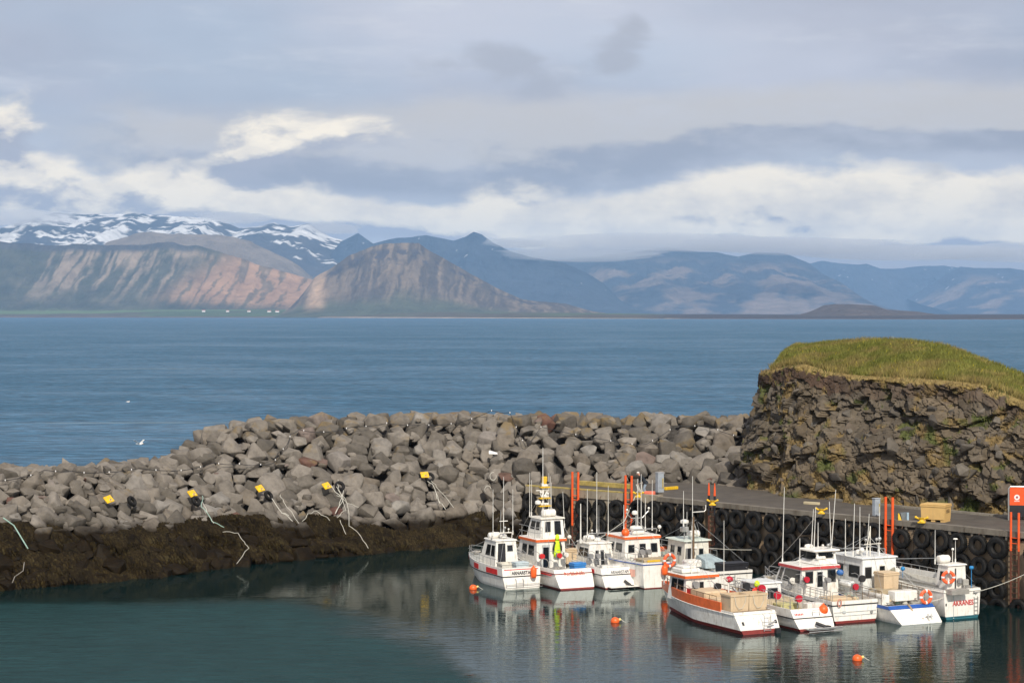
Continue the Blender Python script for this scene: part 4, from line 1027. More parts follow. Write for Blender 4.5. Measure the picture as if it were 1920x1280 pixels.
class Boat:
    def __init__(s, label, px_, py_, head, L, B, zs, zb, skirt=0, sf=.92, rake=1.0, band=.3, hullm=None, bandm=None, paint=None, railm=None, deckd=.45, deckmat=None, flush=.5, yoff=0, sink=0, wl=.10):
        p = pt(px_, py_, 0); s.p = p; s.h = R(head)
        s.root = empty('fishing_boat', (p.x, p.y, -sink), s.h); tag(s.root, label, 'boat', 'small fishing boats moored along the quay')
        s.L, s.B, s.zs, s.zb, s.skirt = L, B, zs, zb, skirt
        N = 22; ts = np.linspace(0, 1, N)
        def hb(t): return B/2*((sf+(1-sf)*sm(t, 0, .35)) if t < .4 else max(.03, (1-((t-.4)/.6)**2.5)))
        def sheer(t): return zs+(zb-zs)*t**1.8
        s.hb, s.sheer = hb, sheer
        def y(t, z, side=1): 
            v = t*(L-rake)+rake*max(0, (t-.55)/.45)**1.6*max(0, min(1.15, (z+.3)/(zb+.3)))
            if skirt: v -= skirt*max(0, 1-t*5)*max(0, 1-max(z, 0)/zs)
            return v
        s.y = y
        sec = []
        for t in ts:
            h = hb(t); zt = sheer(t); f = max(0, (t-.45)/.55)
            zc = .22+.75*f**1.7
            hc = h*(.93-.30*f**1.3)
            row = [(h, zt), (h*.995, zt-band), (h*(.965-.10*f), (zt-band)*.55+zc*.45), (hc, zc), (hc*(.97-.25*f), wl+.0), (hc*(.82-.4*f), -.25), (.0, -.5+.25*f)]
            sec.append([(x_, y(t, z_), z_) for x_, z_ in row])
        K = 7; vs = []
        for row in sec:
            vs += [(-x_, y_, z_) for x_, y_, z_ in row]+[(x_, y_, z_) for x_, y_, z_ in reversed(row[:-1])]
        W_ = 2*K-1; hm = MB(); bm_ = MB(); bf, hf, hfp = [], [], []
        for i in range(N-1):
            for j in range(W_-1):
                q = (i*W_+j, i*W_+j+1, (i+1)*W_+j+1, (i+1)*W_+j)
                if j in (0, W_-2): bf.append(q)
                elif j in (4, 5, W_-6, W_-7) : hfp.append(q)
                else: hf.append(q)
        for j in range(K-1):           # transom
            q = (W_-1-j, W_-2-j, j+1, j) if j < K-2 else (W_-1-j, K-1, j)
            (bf if j == 0 else hfp if j in (4, 5) else hf).append(q)
        hm.cur = 0; hm.add(vs, hf); b_ = len(hm.v)-len(vs)
        for q in hfp: hm.f.append(q); hm.mi.append(1)
        hullm = hullm or white; paint = paint or redd
        if bandm is None:
            for q in bf: hm.f.append(q); hm.mi.append(0)
        s.hull = hm.build('hull', [hullm, paint], s.root, smooth='auto')
        if bandm is not None: bm_.add(vs, bf); bm_.build('sheer_strake', bandm, s.root, smooth='auto')
        # rub rail under the strake, gunwale cap, inner side and deck
        k1 = [Vector((-r_[1][0]-.015, r_[1][1], r_[1][2])) for r_ in sec]; k2 = [Vector((r_[1][0]+.015, r_[1][1], r_[1][2])) for r_ in sec]
        mb = MB(); mb.tube(k2[::-1][:-1]+[k2[0]-Vector((0, .02, 0)), k1[0]-Vector((0, .02, 0))]+k1[1:], .032, 6); mb.build('rub_rail', railm or black, s.root)
        dk = MB(); dv = []; iv = .09
        for i, t in enumerate(ts):
            h = max(hb(t)-iv, .012); zt = sheer(t); zd = zt-deckd if t < flush else zt-.02
            dv.append((h, y(t, zt)+(.09 if i == 0 else -.09 if i == N-1 else 0), zt, zd))
        vs2 = []; fs2 = []
        for i, (h, yy, zt, zd) in enumerate(dv):
            o_ = sec[i][0]; vs2 += [(-o_[0], o_[1], zt+.004), (-h, yy, zt+.004), (-h, yy, zd), (h, yy, zd), (h, yy, zt+.004), (o_[0], o_[1], zt+.004)]
        for i in range(N-1):
            for j in (0, 1, 3, 4): fs2.append((i*6+j, i*6+j+1, (i+1)*6+j+1, (i+1)*6+j))
        fs2 += [(0, 1, 4, 5), (1, 2, 3, 4)]
        MB().add(vs2, fs2).build('gunwale', hullm, s.root)
        MB().add(vs2, [(i*6+2, i*6+3, (i+1)*6+3, (i+1)*6+2) for i in range(N-1)]).build('deck', deckmat or deckm, s.root)
        s.zd = zs-deckd
    def deckz(s, y_): 
        return s.sheer(min(1, y_/s.L))
    def w(s, v):
        c, n = math.cos(s.h), math.sin(s.h); return Vector((s.p.x+c*v[0]-n*v[1], s.p.y+n*v[0]+c*v[1], v[2]+s.root.location.z))
    def top(s, name, objroot, v, rz=0):
        "stand a loose thing on the boat: it stays a thing of its own"
        objroot.location = s.w(v); objroot.rotation_euler.z = s.h+rz; return objroot
    def part(s, name, mb, m, parent=None, smooth=False): return mb.build(name, m, parent or s.root, smooth=smooth)
    def cabin(s, x0, x1, y0, y1, z0, z1, rf=.5, ra=.1, rs=.08, m=None, name='cabin', roofm=None, over=.08, roof_t=.07, stripe=None, windows=(), framem=None):
        "rf, ra, rs: how far the front, after and side walls lean in at the top"
        b = [Vector(q) for q in ((x0, y0, z0), (x1, y0, z0), (x1, y1, z0), (x0, y1, z0))]
        t = [Vector(q) for q in ((x0+rs, y0+ra, z1), (x1-rs, y0+ra, z1), (x1-rs, y1-rf, z1), (x0+rs, y1-rf, z1))]
        c = s.part(name, MB().frus(b, t), m or white)
        faces = {'aft': (b[0], b[1], t[1], t[0]), 'star': (b[1], b[2], t[2], t[1]), 'front': (b[2], b[3], t[3], t[2]), 'port': (b[3], b[0], t[0], t[3])}
        for wv in windows:
            f, u0, u1, v0, v1 = wv[:5]; kind = wv[5] if len(wv) > 5 else 'window'
            A, B_, C, D = faces[f]; n = (B_-A).cross(D-A).normalized()
            def P(u, v): return (A*(1-u)+B_*u)*(1-v)+(D*(1-u)+C*u)*v
            def panel(u0, u1, v0, v1, d0, d1):
                q = [P(u0, v0), P(u1, v0), P(u1, v1), P(u0, v1)]; return MB().frus([p_+n*d0 for p_ in q], [p_+n*d1 for p_ in q])
            wd = (B_-A).length; hh = (D-A).length; fu, fv = .035/wd, .035/hh
            if kind == 'window':
                fr = panel(u0-fu, u1+fu, v0-fv, v1+fv, -.03, .012).build('window_frame', framem or frame, c)
                panel(u0, u1, v0, v1, -.03, .022).build('window', glass, c)
            elif kind == 'door':
                panel(u0, u1, v0, v1, -.03, .02).build('door', wv[6] if len(wv) > 6 else offgrey, c)
            elif kind == 'opening':
                panel(u0, u1, v0, v1, -.03, .01).build('doorway', blackbox, c)
        o_ = over; rt = [Vector((q.x+math.copysign(o_, q.x-(x0+x1)/2), q.y+math.copysign(o_, q.y-(y0+y1)/2), q.z+.002)) for q in t]
        r2 = [q+Vector((-math.copysign(.04, q.x-(x0+x1)/2), -math.copysign(.04, q.y-(y0+y1)/2), roof_t)) for q in rt]
        s.part('roof', MB().frus(rt, r2), roofm or m or white, c)
        if stripe:
            st = [q+Vector((math.copysign(.012, q.x-(x0+x1)/2), math.copysign(.012, q.y-(y0+y1)/2), -.13)) for q in rt]; st2 = [q+Vector((0, 0, .155)) for q in st]
            s.part('roof_band', MB().frus(st, st2), stripe, c)
        return c
    def rail(s, t0, t1, h, side=(-1, 1), n=6, m=None, lean=0, inset=.06, mid=False):
        for sd in side:
            mb = MB(); pts = []
            for i in range(n+1):
                t = t0+(t1-t0)*i/n; zt = s.sheer(t); p = Vector((sd*max(s.hb(t)-inset, .03), s.y(t, zt), zt)); pts.append(p+Vector((0, 0, h)))
                mb.tube([p, p+Vector((0, 0, h))], .016, 5)
            mb.tube(pts, .02, 5)
            if mid: mb.tube([p-Vector((0, 0, h*.5)) for p in pts], .014, 5)
            s.part('railing', mb, m or steel)
    def stern_rail(s, h, m=None, x0=-1, x1=1, yy=.06):
        mb = MB(); w_ = s.hb(0)-.06; z0 = s.zs
        q = [(x0*w_, yy, z0), (x0*w_, yy, z0+h), (x1*w_, yy, z0+h), (x1*w_, yy, z0)]; mb.tube(q, .02, 5)
        for k in (.33, .66): x_ = w_*(x0+(x1-x0)*k); mb.tube([(x_, yy, z0), (x_, yy, z0+h)], .015, 5)
        s.part('stern_rail', mb, m or steel)
    def ant(s, x_, y_, z0, z1, r=.022, dx=0, dy=0, m=None, knob=False):
        mb = MB(); mb.tube([(x_, y_, z0), (x_+dx*.5, y_+dy*.5, (z0+z1)/2), (x_+dx, y_+dy, z1)], r, 6, r2=r*.55)
        mb.tube([(x_, y_, z0-.02), (x_, y_, z0+.25)], r*1.7, 6)
        if knob: mb.sphere((x_+dx, y_+dy, z1), .07, 8, 6)
        s.part('antenna', mb, m or antm)
    def arch(s, x0, x1, y_, z0, z1, dy=.25, m=None, r=.035):
        mb = MB(); mb.tube([(x0, y_+dy, z0), (x0+.05, y_, z1-.05), (x0+.15, y_, z1), (x1-.15, y_, z1), (x1-.05, y_, z1-.05), (x1, y_+dy, z0)], r, 7)
        s.part('radar_arch', mb, m or white, smooth=True)
    def radar(s, x_, y_, z_, r=.3, m=None):
        s.part('radar_dome', MB().lathe([(r*.5, 0), (r*.95, .05), (r, .12), (r*.9, .22), (r*.4, .27)], 18, Matrix.Translation((x_, y_, z_))), m or white, smooth='auto')
    def lamp(s, x_, y_, z_, r=.09, m=None, h=.2):
        mb = MB(); mb.tube([(x_, y_, z_), (x_, y_, z_+h)], .018, 5); mb.sphere((x_, y_-.01, z_+h+r*.6), r, 10, 7); s.part('lamp', mb, m or white, smooth='auto')
    def life_raft(s, x_, y_, z_, l=.75, r=.22, rz=0):
        M = Matrix.Translation((x_, y_, z_+r)) @ Matrix.Rotation(rz, 4, 'Z') @ Matrix.Rotation(R(90), 4, 'Y')
        mb = MB(); mb.lathe([(r*.6, -l/2), (r*.95, -l/2+.06), (r, -.06), (r*1.06, -.05), (r*1.06, .05), (r, .06), (r*.95, l/2-.06), (r*.6, l/2)], 16, M); s.part('life_raft', mb, white, smooth='auto')
    def reel(s, x_, y_, z_, m=None, rz=0, r=.19, post=.6, boxm=None):
        "jigging reel on a post"
        M = Matrix.Translation((x_, y_, z_)) @ Matrix.Rotation(rz, 4, 'Z')
        mb = MB(); mb.tube([M @ Vector((0, 0, 0)), M @ Vector((0, 0, post))], .03, 6); mb.box(M @ Vector((0, 0, post+.08)), (.26, .2, .3), M=Matrix.Rotation(rz, 4, 'Z'), bev=.03)
        mb.tube([M @ Vector((0, 0, post+.2)), M @ Vector((-.3, .1, post+.4)), M @ Vector((-.55, .12, post+.38))], .016, 5)
        b_ = s.part('jigging_reel', mb, boxm or frame)
        k = MB().lathe([(.05, -.05), (r, -.06), (r, -.04), (r*.7, -.03), (r*.7, .03), (r, .04), (r, .06), (.05, .05)], 18, M @ Matrix.Translation((0, -.17, post+.1)) @ Matrix.Rotation(R(90), 4, 'X'))
        s.part('spool', k, m or red, b_, smooth='auto')
    def name(s, txt, size, m, x_=0, z_=None, dy=-.03, sq=1.0, bold=.0):
        z_ = z_ if z_ is not None else s.zs-.25
        yy = s.y(0, z_)+dy; sl_ = math.atan2(s.skirt, s.zs) if s.skirt else 0
        M = Matrix.Translation((x_, yy, z_)) @ Matrix.Rotation(R(90)-sl_, 4, 'X') @ Matrix.Diagonal((sq, 1.2, 1, 1))
        return text_mesh('name_lettering', txt, size, m, s.root, M, bold=bold)
    def ladder(s, x_, z0, z1, w=.3, y_=None, m=None):
        y_ = y_ if y_ is not None else s.y(0, 0)-.06; mb = MB()
        for sd in (-1, 1): mb.tube([(x_+sd*w/2, y_, z0), (x_+sd*w/2, y_, z1), (x_+sd*w/2, y_+.2, z1+.1)], .018, 5)
        z = z0+.05
        while z < z1: mb.tube([(x_-w/2, y_, z), (x_+w/2, y_, z)], .016, 5); z += .22
        s.part('boarding_ladder', mb, m or steel)
    def strip(s, name, t0, t1, z0, z1, m, side=-1, off=.012, n=8):
        "coloured strip laid on the hull side between fractions t0..t1, z measured down from the sheer"
        vs = []; 
        for i in range(n+1):
            t = t0+(t1-t0)*i/n; h = s.hb(t)+off; zt = s.sheer(t)
            for zz in (zt-z0, zt-z1): 
                vs += [(side*h, s.y(t, zz), zz), (side*(h+.012), s.y(t, zz), zz)]
        fs = []
        for i in range(n):
            a = i*4; b_ = a+4; fs += [(a+1, a+3, b_+3, b_+1), (a, a+1, b_+1, b_), (a+2, a+3, b_+3, b_+2), (a, a+2, b_+2, b_)]
        fs += [(0, 1, 3, 2), (n*4, n*4+1, n*4+3, n*4+2)]
        s.part(name, MB().add(vs, fs), m)
    def clutter(s, seed, y0, y1, n, mats_, zoff=0):
        r_ = random.Random(seed)
        for i in range(n):
            yy = r_.uniform(y0, y1); x_ = r_.uniform(-.8, .8)*(s.B/2-.25); q = r_.random(); z_ = s.zd+zoff
            if q < .4: s.part('fish_hatch', MB().box((x_, yy, z_+.1), (r_.uniform(.3, .6), r_.uniform(.3, .5), r_.uniform(.15, .3)), rz=r_.uniform(-.3, .3), bev=.02), r_.choice(mats_))
            elif q < .75:
                mb = MB(); R0 = r_.uniform(.12, .22)
                for k in range(5): mb.tube([(x_+R0*math.cos(a)*(1-.08*k), yy+R0*math.sin(a)*(1-.05*k), z_+.03+k*.035) for a in np.linspace(0, 6.28, 13)], .02, 5)
                s.part('rope_coil', mb, r_.choice([rope_w, rope_g, net_m]))
            else: s.part('bucket', MB().lathe([(.12, 0), (.15, .3), (.13, .3), (.10, .05)], 14, Matrix.Translation((x_, yy, z_))), r_.choice(mats_), smooth='auto')

def fender(v, boat, lab, l=.62, r=.17, m=None, top=.35, ball=False):
    p = boat.w(v); r0 = empty('fender', p); tag(r0, lab, 'fender')
    if ball: MB().lathe([(.04, r*1.35), (.07, r*1.05), (r*.55, r*.86), (r*.9, r*.45), (r, 0), (r*.88, -r*.5), (r*.5, -r*.87), (.03, -r)], 18).build('fender_body', m or buoym, r0, smooth=True)
    else: MB().lathe([(.04, l/2+.1), (.06, l/2+.02), (r*.8, l/2-.04), (r, l/2-.14), (r, -l/2+.14), (r*.75, -l/2+.02), (.04, -l/2)], 18).build('fender_body', m or buoym, r0, smooth=True)
    MB().tube([(0, 0, l/2 if not ball else r*1.3), (.02, .05, l/2+top)], .014, 5).build('lanyard', rope_w, r0)
    return r0
def life_ring(v, boat, lab, R0=.30, r=.075, rz=0, tilt=0):
    p = boat.w(v); r0 = empty('life_ring', p); tag(r0, lab, 'life ring'); r0.rotation_euler = (0, 0, boat.h+rz)
    n, k = 32, 10
    for nm, m_, a0, a1, rr in [('ring_body', ringm, 0, 2*math.pi, r)]+[('white_band', wm, math.pi/2*i-.16+.78*0, math.pi/2*i+.16, r*1.06) for i in range(4)]:
        mb = MB(); kk_ = 32 if nm == 'ring_body' else 5
        mb.tube([(R0*math.cos(a), 0, R0*math.sin(a)) for a in np.linspace(a0, a1, kk_+1)], rr, k, cap=nm != 'ring_body'); mb.build(nm, m_, r0, smooth=True)
    mb = MB(); mb.tube([((R0+.09)*math.cos(a)*(1+.03*math.sin(4*a)), -.03, (R0+.09)*math.sin(a)) for a in np.linspace(0, 6.283, 25)], .009, 4); mb.build('grab_line', rope_w, r0)
    return r0
def buoy(px_, py_, lab, r=.24):
    p = pt(px_, py_, 0); r0 = empty('mooring_buoy', p+Vector((0, 0, .06))); tag(r0, lab, 'buoy', 'orange mooring buoys floating in the harbour')
    M = Matrix.Rotation(R(70), 4, 'Y')
    MB().lathe([(.03, -r), (r*.5, -r*.87), (r*.87, -r*.5), (r, 0), (r*.87, r*.5), (r*.5, r*.88), (.07, r*1.05)], 20, M).build('buoy_body', buoym, r0, smooth=True)
    MB().lathe([(.07, r*1.04), (.075, r*1.3), (.05, r*1.5)], 10, M).build('collar', mat('buoy_collar', (.75, .62, .22), .6), r0, smooth='auto')
    MB().tube([(r*1.35, 0, .12), (r*2, -.05, 0), (r*2.7, 0, -.08)], .016, 5).build('buoy_rope', rope_w, r0)
    return r0
txtd = mat('lettering_dark', (.05, .05, .055), .5); txtr = mat('lettering_red', (.6, .04, .04), .5)
TH = 25
# 1 --- leftmost boat: white, red blocks on the side
b = Boat('leftmost white boat with red blocks on its side and orange fender at the stern', 977, 1102.5, TH, 8.0, 2.75, 1.30, 1.42, skirt=.22, sf=.95, band=.52, rake=1.1, paint=white2, wl=.05)
b1 = b
b.strip('red_block', .10, .32, .13, .46, red); b.strip('red_block', .50, .62, .12, .44, red); b.strip('red_block', .88, .97, .08, .3, red)
b.part('red_line', MB().box((0, -.012, 1.19), (2.35, .02, .07)), red)
b.name('ARNARSTAPI', .24, txtd, .05, .98, bold=.006, sq=1.05)
b.cabin(-.88, .80, 2.0, 4.7, .85, 2.75, rf=.9, ra=.15, rs=.16, windows=[('aft', .10, .46, .10, .92, 'opening'), ('aft', .56, .80, .66, .84), ('port', .30, .60, .50, .84), ('port', .68, .93, .50, .84), ('front', .1, .47, .5, .88), ('front', .53, .9, .5, .88), ('star', .1, .5, .5, .84)])
b.arch(-.80, .62, 2.5, 2.75, 3.22); b.life_raft(-.35, 3.3, 2.8, .8, .2, .1); b.radar(.15, 3.0, 2.82, .25)
b.ant(-.78, 2.5, 3.1, 6.0); b.ant(.0, 2.6, 3.2, 6.75, .026); b.ant(.60, 2.5, 3.1, 5.95); b.ant(-.2, 2.6, 3.2, 4.65, m=steel); b.lamp(.02, 2.45, 3.3, .08, steel); b.lamp(.3, 2.5, 3.2, .06)
b.part('cross_bar', MB().tube([(-.28, 2.6, 3.95), (.28, 2.6, 3.95)], .03, 6), white)
b.rail(.42, .98, .48, side=(-1, 1), n=7, mid=True); b.rail(.1, .4, .45, side=(-1,), n=4)
b.ladder(-.2, .1, .55, .5); b.part('platform_frame', MB().tube([(-1.15, -.30, .30), (-1.15, -.36, .10), (1.3, -.36, .12), (1.3, -.30, .30), (-1.15, -.30, .30)], .02, 5), steel)
b.clutter(1, .4, 1.8, 3, [offgrey, tubblue])
t = make_tub('fish_tub', mat('tub_pale_blue', (.50, .58, .60), .6, dirt=(.3, .25, .2), dirt_amt=.4), .85, .7, .62, lid=True); b.top('', t, (.15, .45, .92), 0); tag(t, 'pale grey lidded box on the stern of the leftmost boat', 'tub')
t = make_tub('fish_tub', tubl, .8, .8, .65, feet=False); b.top('', t, (-.55, 1.15, .86)); tag(t, 'open cream box with blue rim just behind the doorway of the leftmost boat', 'tub')
MB().box((0, 0, .68), (.86, .86, .05)).build('blue_rim', mat('rim_blue', (.30, .45, .50), .6), t) if False else None
f = fender((.72, -.30, .98), b, 'orange cylindrical fender hanging on the stern of the leftmost boat', .70, .19)
# 2 --- boat with two storey wheelhouse
b = Boat('two storey white boat with orange roof band, scanner mast and red name on its stern', 1073, 1101.5, TH, 8.8, 3.05, 1.18, 1.6, skirt=.75, sf=.86, band=.25, rake=1.2, railm=redd)
b2 = b
b.name('Þorlákshöfn', .30, mat('lettering_orange_red', (.62, .12, .06), .5), .05, .93, dy=-.035, bold=.004)
b.strip('red_strip', .05, .6, .32, .40, red)
b.cabin(-1.08, 1.0, 2.9, 5.9, .75, 2.72, rf=.5, ra=.05, rs=.05, stripe=orange, windows=[('aft', .18, .46, .06, .84, 'door'), ('aft', .22, .42, .10, .76), ('port', .2, .45, .5, .8), ('port', .55, .85, .5, .8)])
b.cabin(-.62, 1.08, 3.25, 5.3, 2.8, 4.0, rf=.45, ra=.06, rs=.10, roofm=cream, over=.12, windows=[('aft', .60, .86, .16, .86), ('aft', .18, .42, .30, .86, 'opening'), ('port', .15, .48, .42, .82), ('port', .58, .86, .42, .82), ('front', .1, .9, .4, .85)])
b.life_raft(.25, 3.9, 4.08, .95, .24, 0)
mb = MB(); mb.tube([(0, 4.2, 4.1), (0, 4.2, 6.1)], .07, 8); mb.tube([(-.5, 4.2, 5.75), (.45, 4.2, 5.75)], .03, 6); mb.tube([(0, 4.2, 5.2), (.28, 4.1, 5.7)], .06, 6); b.part('mast', mb, white, smooth='auto')
for z_, w_ in ((4.75, .55), (5.25, .5), (5.95, .42)):
    b.part('scanner_bracket', MB().box((.1, 4.15, z_), (w_*1.5, .3, .07)), yel); b.part('scanner', MB().box((.1, 4.15, z_+.12), (w_, .18, .15), bev=.03), white)
b.radar(-.35, 4.2, 4.85, .2); b.lamp(.3, 4.1, 6.0, .09, black); b.lamp(-.2, 4.1, 5.4, .08); b.lamp(.25, 4.0, 5.3, .07)
for x_, z_ in ((-.75, 6.6), (-.62, 6.1), (.62, 6.5), (.72, 6.3), (.8, 5.9)): b.ant(x_, 4.6, 4.1, z_+.3, .02)
b.ant(0, 4.2, 6.0, 8.5, .028); b.ant(1.15, 3.4, 3.4, 5.7, .02, dx=-.12)
mb = MB()
for y_ in (3.3, 4.2, 5.2): mb.tube([(-1.02, y_, 2.8), (-1.02, y_, 3.5)], .016, 5)
mb.tube([(-.62, 3.0, 3.5), (-1.02, 3.0, 3.5), (-1.02, 5.6, 3.5)], .02, 5); mb.tube([(-.62, 3.0, 3.15), (-1.02, 3.0, 3.15), (-1.02, 5.6, 3.15)], .016, 5); mb.tube([(-.62, 3.0, 2.8), (-.62, 3.0, 3.5)], .016, 5)
b.part('bridge_rail', mb, steel)
b.rail(.5, .98, .5, n=6, mid=True); b.reel(-1.1, 2.2, 1.1, red, 0, .17); b.reel(.05, 2.1, 1.1, red, .2, .17); b.reel(.62, 2.3, 1.1, white, .2, .15); b.lamp(1.2, 2.8, 2.4, .14, cream, .35)
b.clutter(2, .5, 2.2, 6, [net_m, offgrey, deckm]); b.part('net_heap', MB().sphere((-.45, 1.1, .95), .48, 14, 8, (1.3, .9, .6)), net_m, smooth=True)
b.part('stern_hatch', MB().box((.72, -.30, .52), (.5, .03, .38), M=Matrix.Rotation(-math.atan2(.75, 1.18), 4, 'X')), offgrey)
b.part('longline_hoop', MB().tube([(-1.2+.35*math.cos(a), 1.6, 1.35+.35*math.sin(a)) for a in np.linspace(0, 6.28, 21)], .03, 6), net_m)
t = make_tub('fish_tub', tubblue, .85, .6, .55, lid=True, feet=False); b.top('', t, (.75, .75, .85), .1); tag(t, 'bright blue covered box on the stern of the two storey boat', 'tub')
def jacket(parent_loc, rz, lab, cols, w=.5, h=1.15, hood=False):
    r0 = empty('hanging_oilskin', parent_loc, rz); tag(r0, lab, 'oilskin')
    q = MB(); prof = [(-.5, .92, 0.30), (-.46, .6, .75), (-.4, .3, .85), (-.3, .04, .9)]
    q.lathe([(w*.52, 0), (w*.50, h*.25), (w*.40, h*.55), (w*.36, h*.78), (w*.22, h*.92), (w*.16, h)], 14, Matrix.Diagonal((1, .45, 1, 1))); q.build('coat', cols[0], r0, smooth=True)
    for sd in (-1, 1):
        MB().tube([(sd*w*.34, 0, h*.82), (sd*w*.55, -.03, h*.55), (sd*w*.58, -.02, h*.30)], .075, 8, r2=.055).build('sleeve', cols[1], r0, smooth=True)
    MB().lathe([(w*.24, h*.92), (w*.30, h*1.02), (w*.28, h*1.14), (w*.12, h*1.24)], 14, Matrix.Diagonal((1, .8, 1, 1))).build('hood', cols[2], r0, smooth=True)
    return r0
jacket(b.w((.33, 2.78, 1.62)), b.h, 'bright yellow oilskin with dark sleeves hung on the wall of the two storey boat', (hiv, black, hiv), .48, 1.15)
t = make_tub('fish_tub', tub, .95, .8, .85, feet=False, lid=True); b.top('', t, (1.55, 3.4, 1.1), 0) ; tag(t, 'beige strapped box on the right side of the two storey boat', 'tub')
# 3
b = Boat('low white boat just right of the two storey boat, grey letters on its stern', 1159, 1100.5, TH, 7.8, 2.75, 1.25, 1.5, skirt=.45, sf=.9, band=.42, rake=1.0, wl=.08)
b3 = b
b.name('ARNARSTAPI', .22, mat('lettering_grey', (.14, .14, .15), .5), .05, .98, bold=.002)
b.part('red_line', MB().box((-.72, -.012, 1.16), (.42, .02, .06)), red); b.part('red_line', MB().box((.6, -.012, 1.16), (.46, .02, .06)), red)
b.strip('red_block', .12, .3, .14, .44, red)
b.cabin(-.95, .90, 2.2, 4.9, .8, 2.5, rf=.9, ra=.15, rs=.15, windows=[('aft', .28, .40, .2, .74), ('aft', .50, .62, .2, .74), ('port', .3, .6, .5, .82), ('port', .66, .92, .5, .82), ('front', .1, .9, .5, .85)])
b.arch(-.78, .72, 2.7, 2.5, 3.12, m=steel); b.life_raft(-.3, 3.4, 2.55, .8, .2, .1); b.radar(.2, 3.2, 2.55, .24); b.lamp(-.5, 2.6, 3.1, .06)
b.ant(-.78, 2.7, 3.0, 5.95); b.ant(-.05, 2.8, 3.1, 7.0, .026); b.ant(.72, 2.7, 3.0, 6.1); b.ant(-1.0, 3.2, 2.5, 5.0, .05, m=antm); b.ant(.1, 2.8, 3.1, 4.9, .02, m=steel)
b.rail(.35, .97, .45, n=6, mid=True); b.rail(.03, .3, .5, n=4, mid=True); b.stern_rail(.5); b.reel(-.95, 2.0, 1.1, frame, 0, .16); b.reel(-.55, 1.8, 1.1, frame, .1, .16); b.reel(.1, 1.7, 1.1, frame, .1, .16)
b.part('outdrive', MB().tube([(.25, -.35, .45), (.55, -.6, .18)], .09, 8).box((.6, -.65, .1), (.2, .3, .2)), black); b.part('swim_platform', MB().box((0, -.72, .14), (2.0, .5, .06), bev=.015), white2)
b.part('white_cover', MB().box((0, .9, 1.12), (1.7, .8, .35), bev=.05), white2); b.clutter(3, .3, 1.8, 3, [offgrey, white])
# 4
b = Boat('white boat with orange roof edge, blue stern line and life ring on its stern', 1236, 1102, TH, 9.4, 3.25, 1.62, 1.75, skirt=.0, sf=.72, band=.12, rake=1.2, railm=mat('rail_blue', (.03, .09, .35), .5), wl=.06)
b4 = b
b.part('yellow_line', MB().box((-.4, -.012, 1.72), (.9, .05, .12)), yel); b.strip('pink_panel', .10, .42, .5, .95, mat('faded_pink', (.80, .42, .33), .5))
b.cabin(-1.38, 1.30, 2.0, 5.2, 1.1, 3.0, rf=.7, ra=.12, rs=.12, stripe=orange, windows=[('aft', .10, .26, .50, .74), ('aft', .42, .58, .48, .76), ('aft', .74, .91, .48, .76), ('port', .2, .45, .5, .78), ('port', .55, .85, .5, .78), ('front', .1, .9, .5, .8)])
b.part('mast', MB().tube([(0, 3.0, 3.1), (0, 3.0, 4.35)], .06, 8).tube([(-.75, 3.0, 4.45), (-.35, 3.0, 4.1), (.45, 3.0, 4.1), (.85, 3.0, 4.5)], .03, 6), steel); b.radar(0, 3.0, 3.35, .42); b.radar(-.1, 3.0, 4.3, .2)
b.arch(-1.0, 1.2, 2.35, 3.0, 3.45, m=steel)
for x_, z_ in ((-1.0, 5.0), (.0, 6.6), (.25, 6.9), (1.05, 6.5), (.55, 5.4)): b.ant(x_, 2.8, 3.3, z_, .026)
b.lamp(1.35, 2.4, 3.25, .13); b.lamp(-.72, 2.9, 4.4, .08); b.lamp(.85, 2.9, 4.45, .08)
b.life_raft(-.1, 2.6, 3.08, .85, .2)
b.rail(.3, .98, .5, n=8, mid=True); b.rail(.02, .28, .45, n=3); b.reel(-.35, 1.7, 1.4, frame, 0, .18); b.reel(.05, 1.6, 1.4, frame, .2, .18); b.part('tan_hatch', MB().box((.1, 1.0, 1.55), (1.9, 1.2, .4), bev=.03), decktan); b.clutter(4, .4, 1.8, 3, [offgrey, white])
b.ladder(.95, .2, 1.7, .35)
b.part('stern_guard', MB().tube([(.75, -.03, 1.62), (.75, -.1, 2.2), (1.35, -.1, 2.2), (1.35, -.03, 1.5)], .02, 5), steel)
fender((-1.15, 2.3, 3.28), b, 'round orange fender lying on the roof of the boat with the orange roof edge', r=.26, ball=True, top=.02)
fender((.25, -.24, 1.12), b, 'orange fender hanging on the white stern left below the life ring', .62, .2)
life_ring((.62, -.20, 1.72), b, 'orange life ring on the stern rail of the boat with the blue stern line', .36, .10)
# 5
b = Boat('cream boxy wheelhouse boat with black bin and tarpaulin, half hidden behind the orange banded boat', 1372, 1112, TH, 11.0, 3.3, 1.38, 1.75, sf=.9, band=.18, rake=1.2, deckmat=mat('deck_green', (.38, .43, .34), .7), wl=.06)
b5 = b
b.cabin(-1.25, .62, 3.7, 6.0, .9, 2.85, rf=.2, ra=-.02, rs=.1, roofm=mat('roof_pale_green', (.62, .68, .60), .5), over=.16, m=cream, windows=[('aft', .60, .76, .52, .74), ('aft', .04, .26, .05, .78, 'opening'), ('port', .2, .4, .55, .8), ('port', .6, .8, .55, .8), ('front', .1, .9, .5, .8)])
b.life_raft(.0, 4.6, 2.98, .8, .22); b.part('scanner_post', MB().tube([(-.85, 4.3, 2.95), (-.85, 4.3, 3.9)], .05, 8), frame); b.radar(-.85, 4.3, 3.9, .28); b.part('scanner_box', MB().box((-.85, 4.3, 3.55), (.45, .4, .3), bev=.03), steel)
b.part('brown_mast', MB().tube([(-.72, 3.4, .9), (-.72, 3.4, 4.4)], .075, 8, r2=.06), brown)
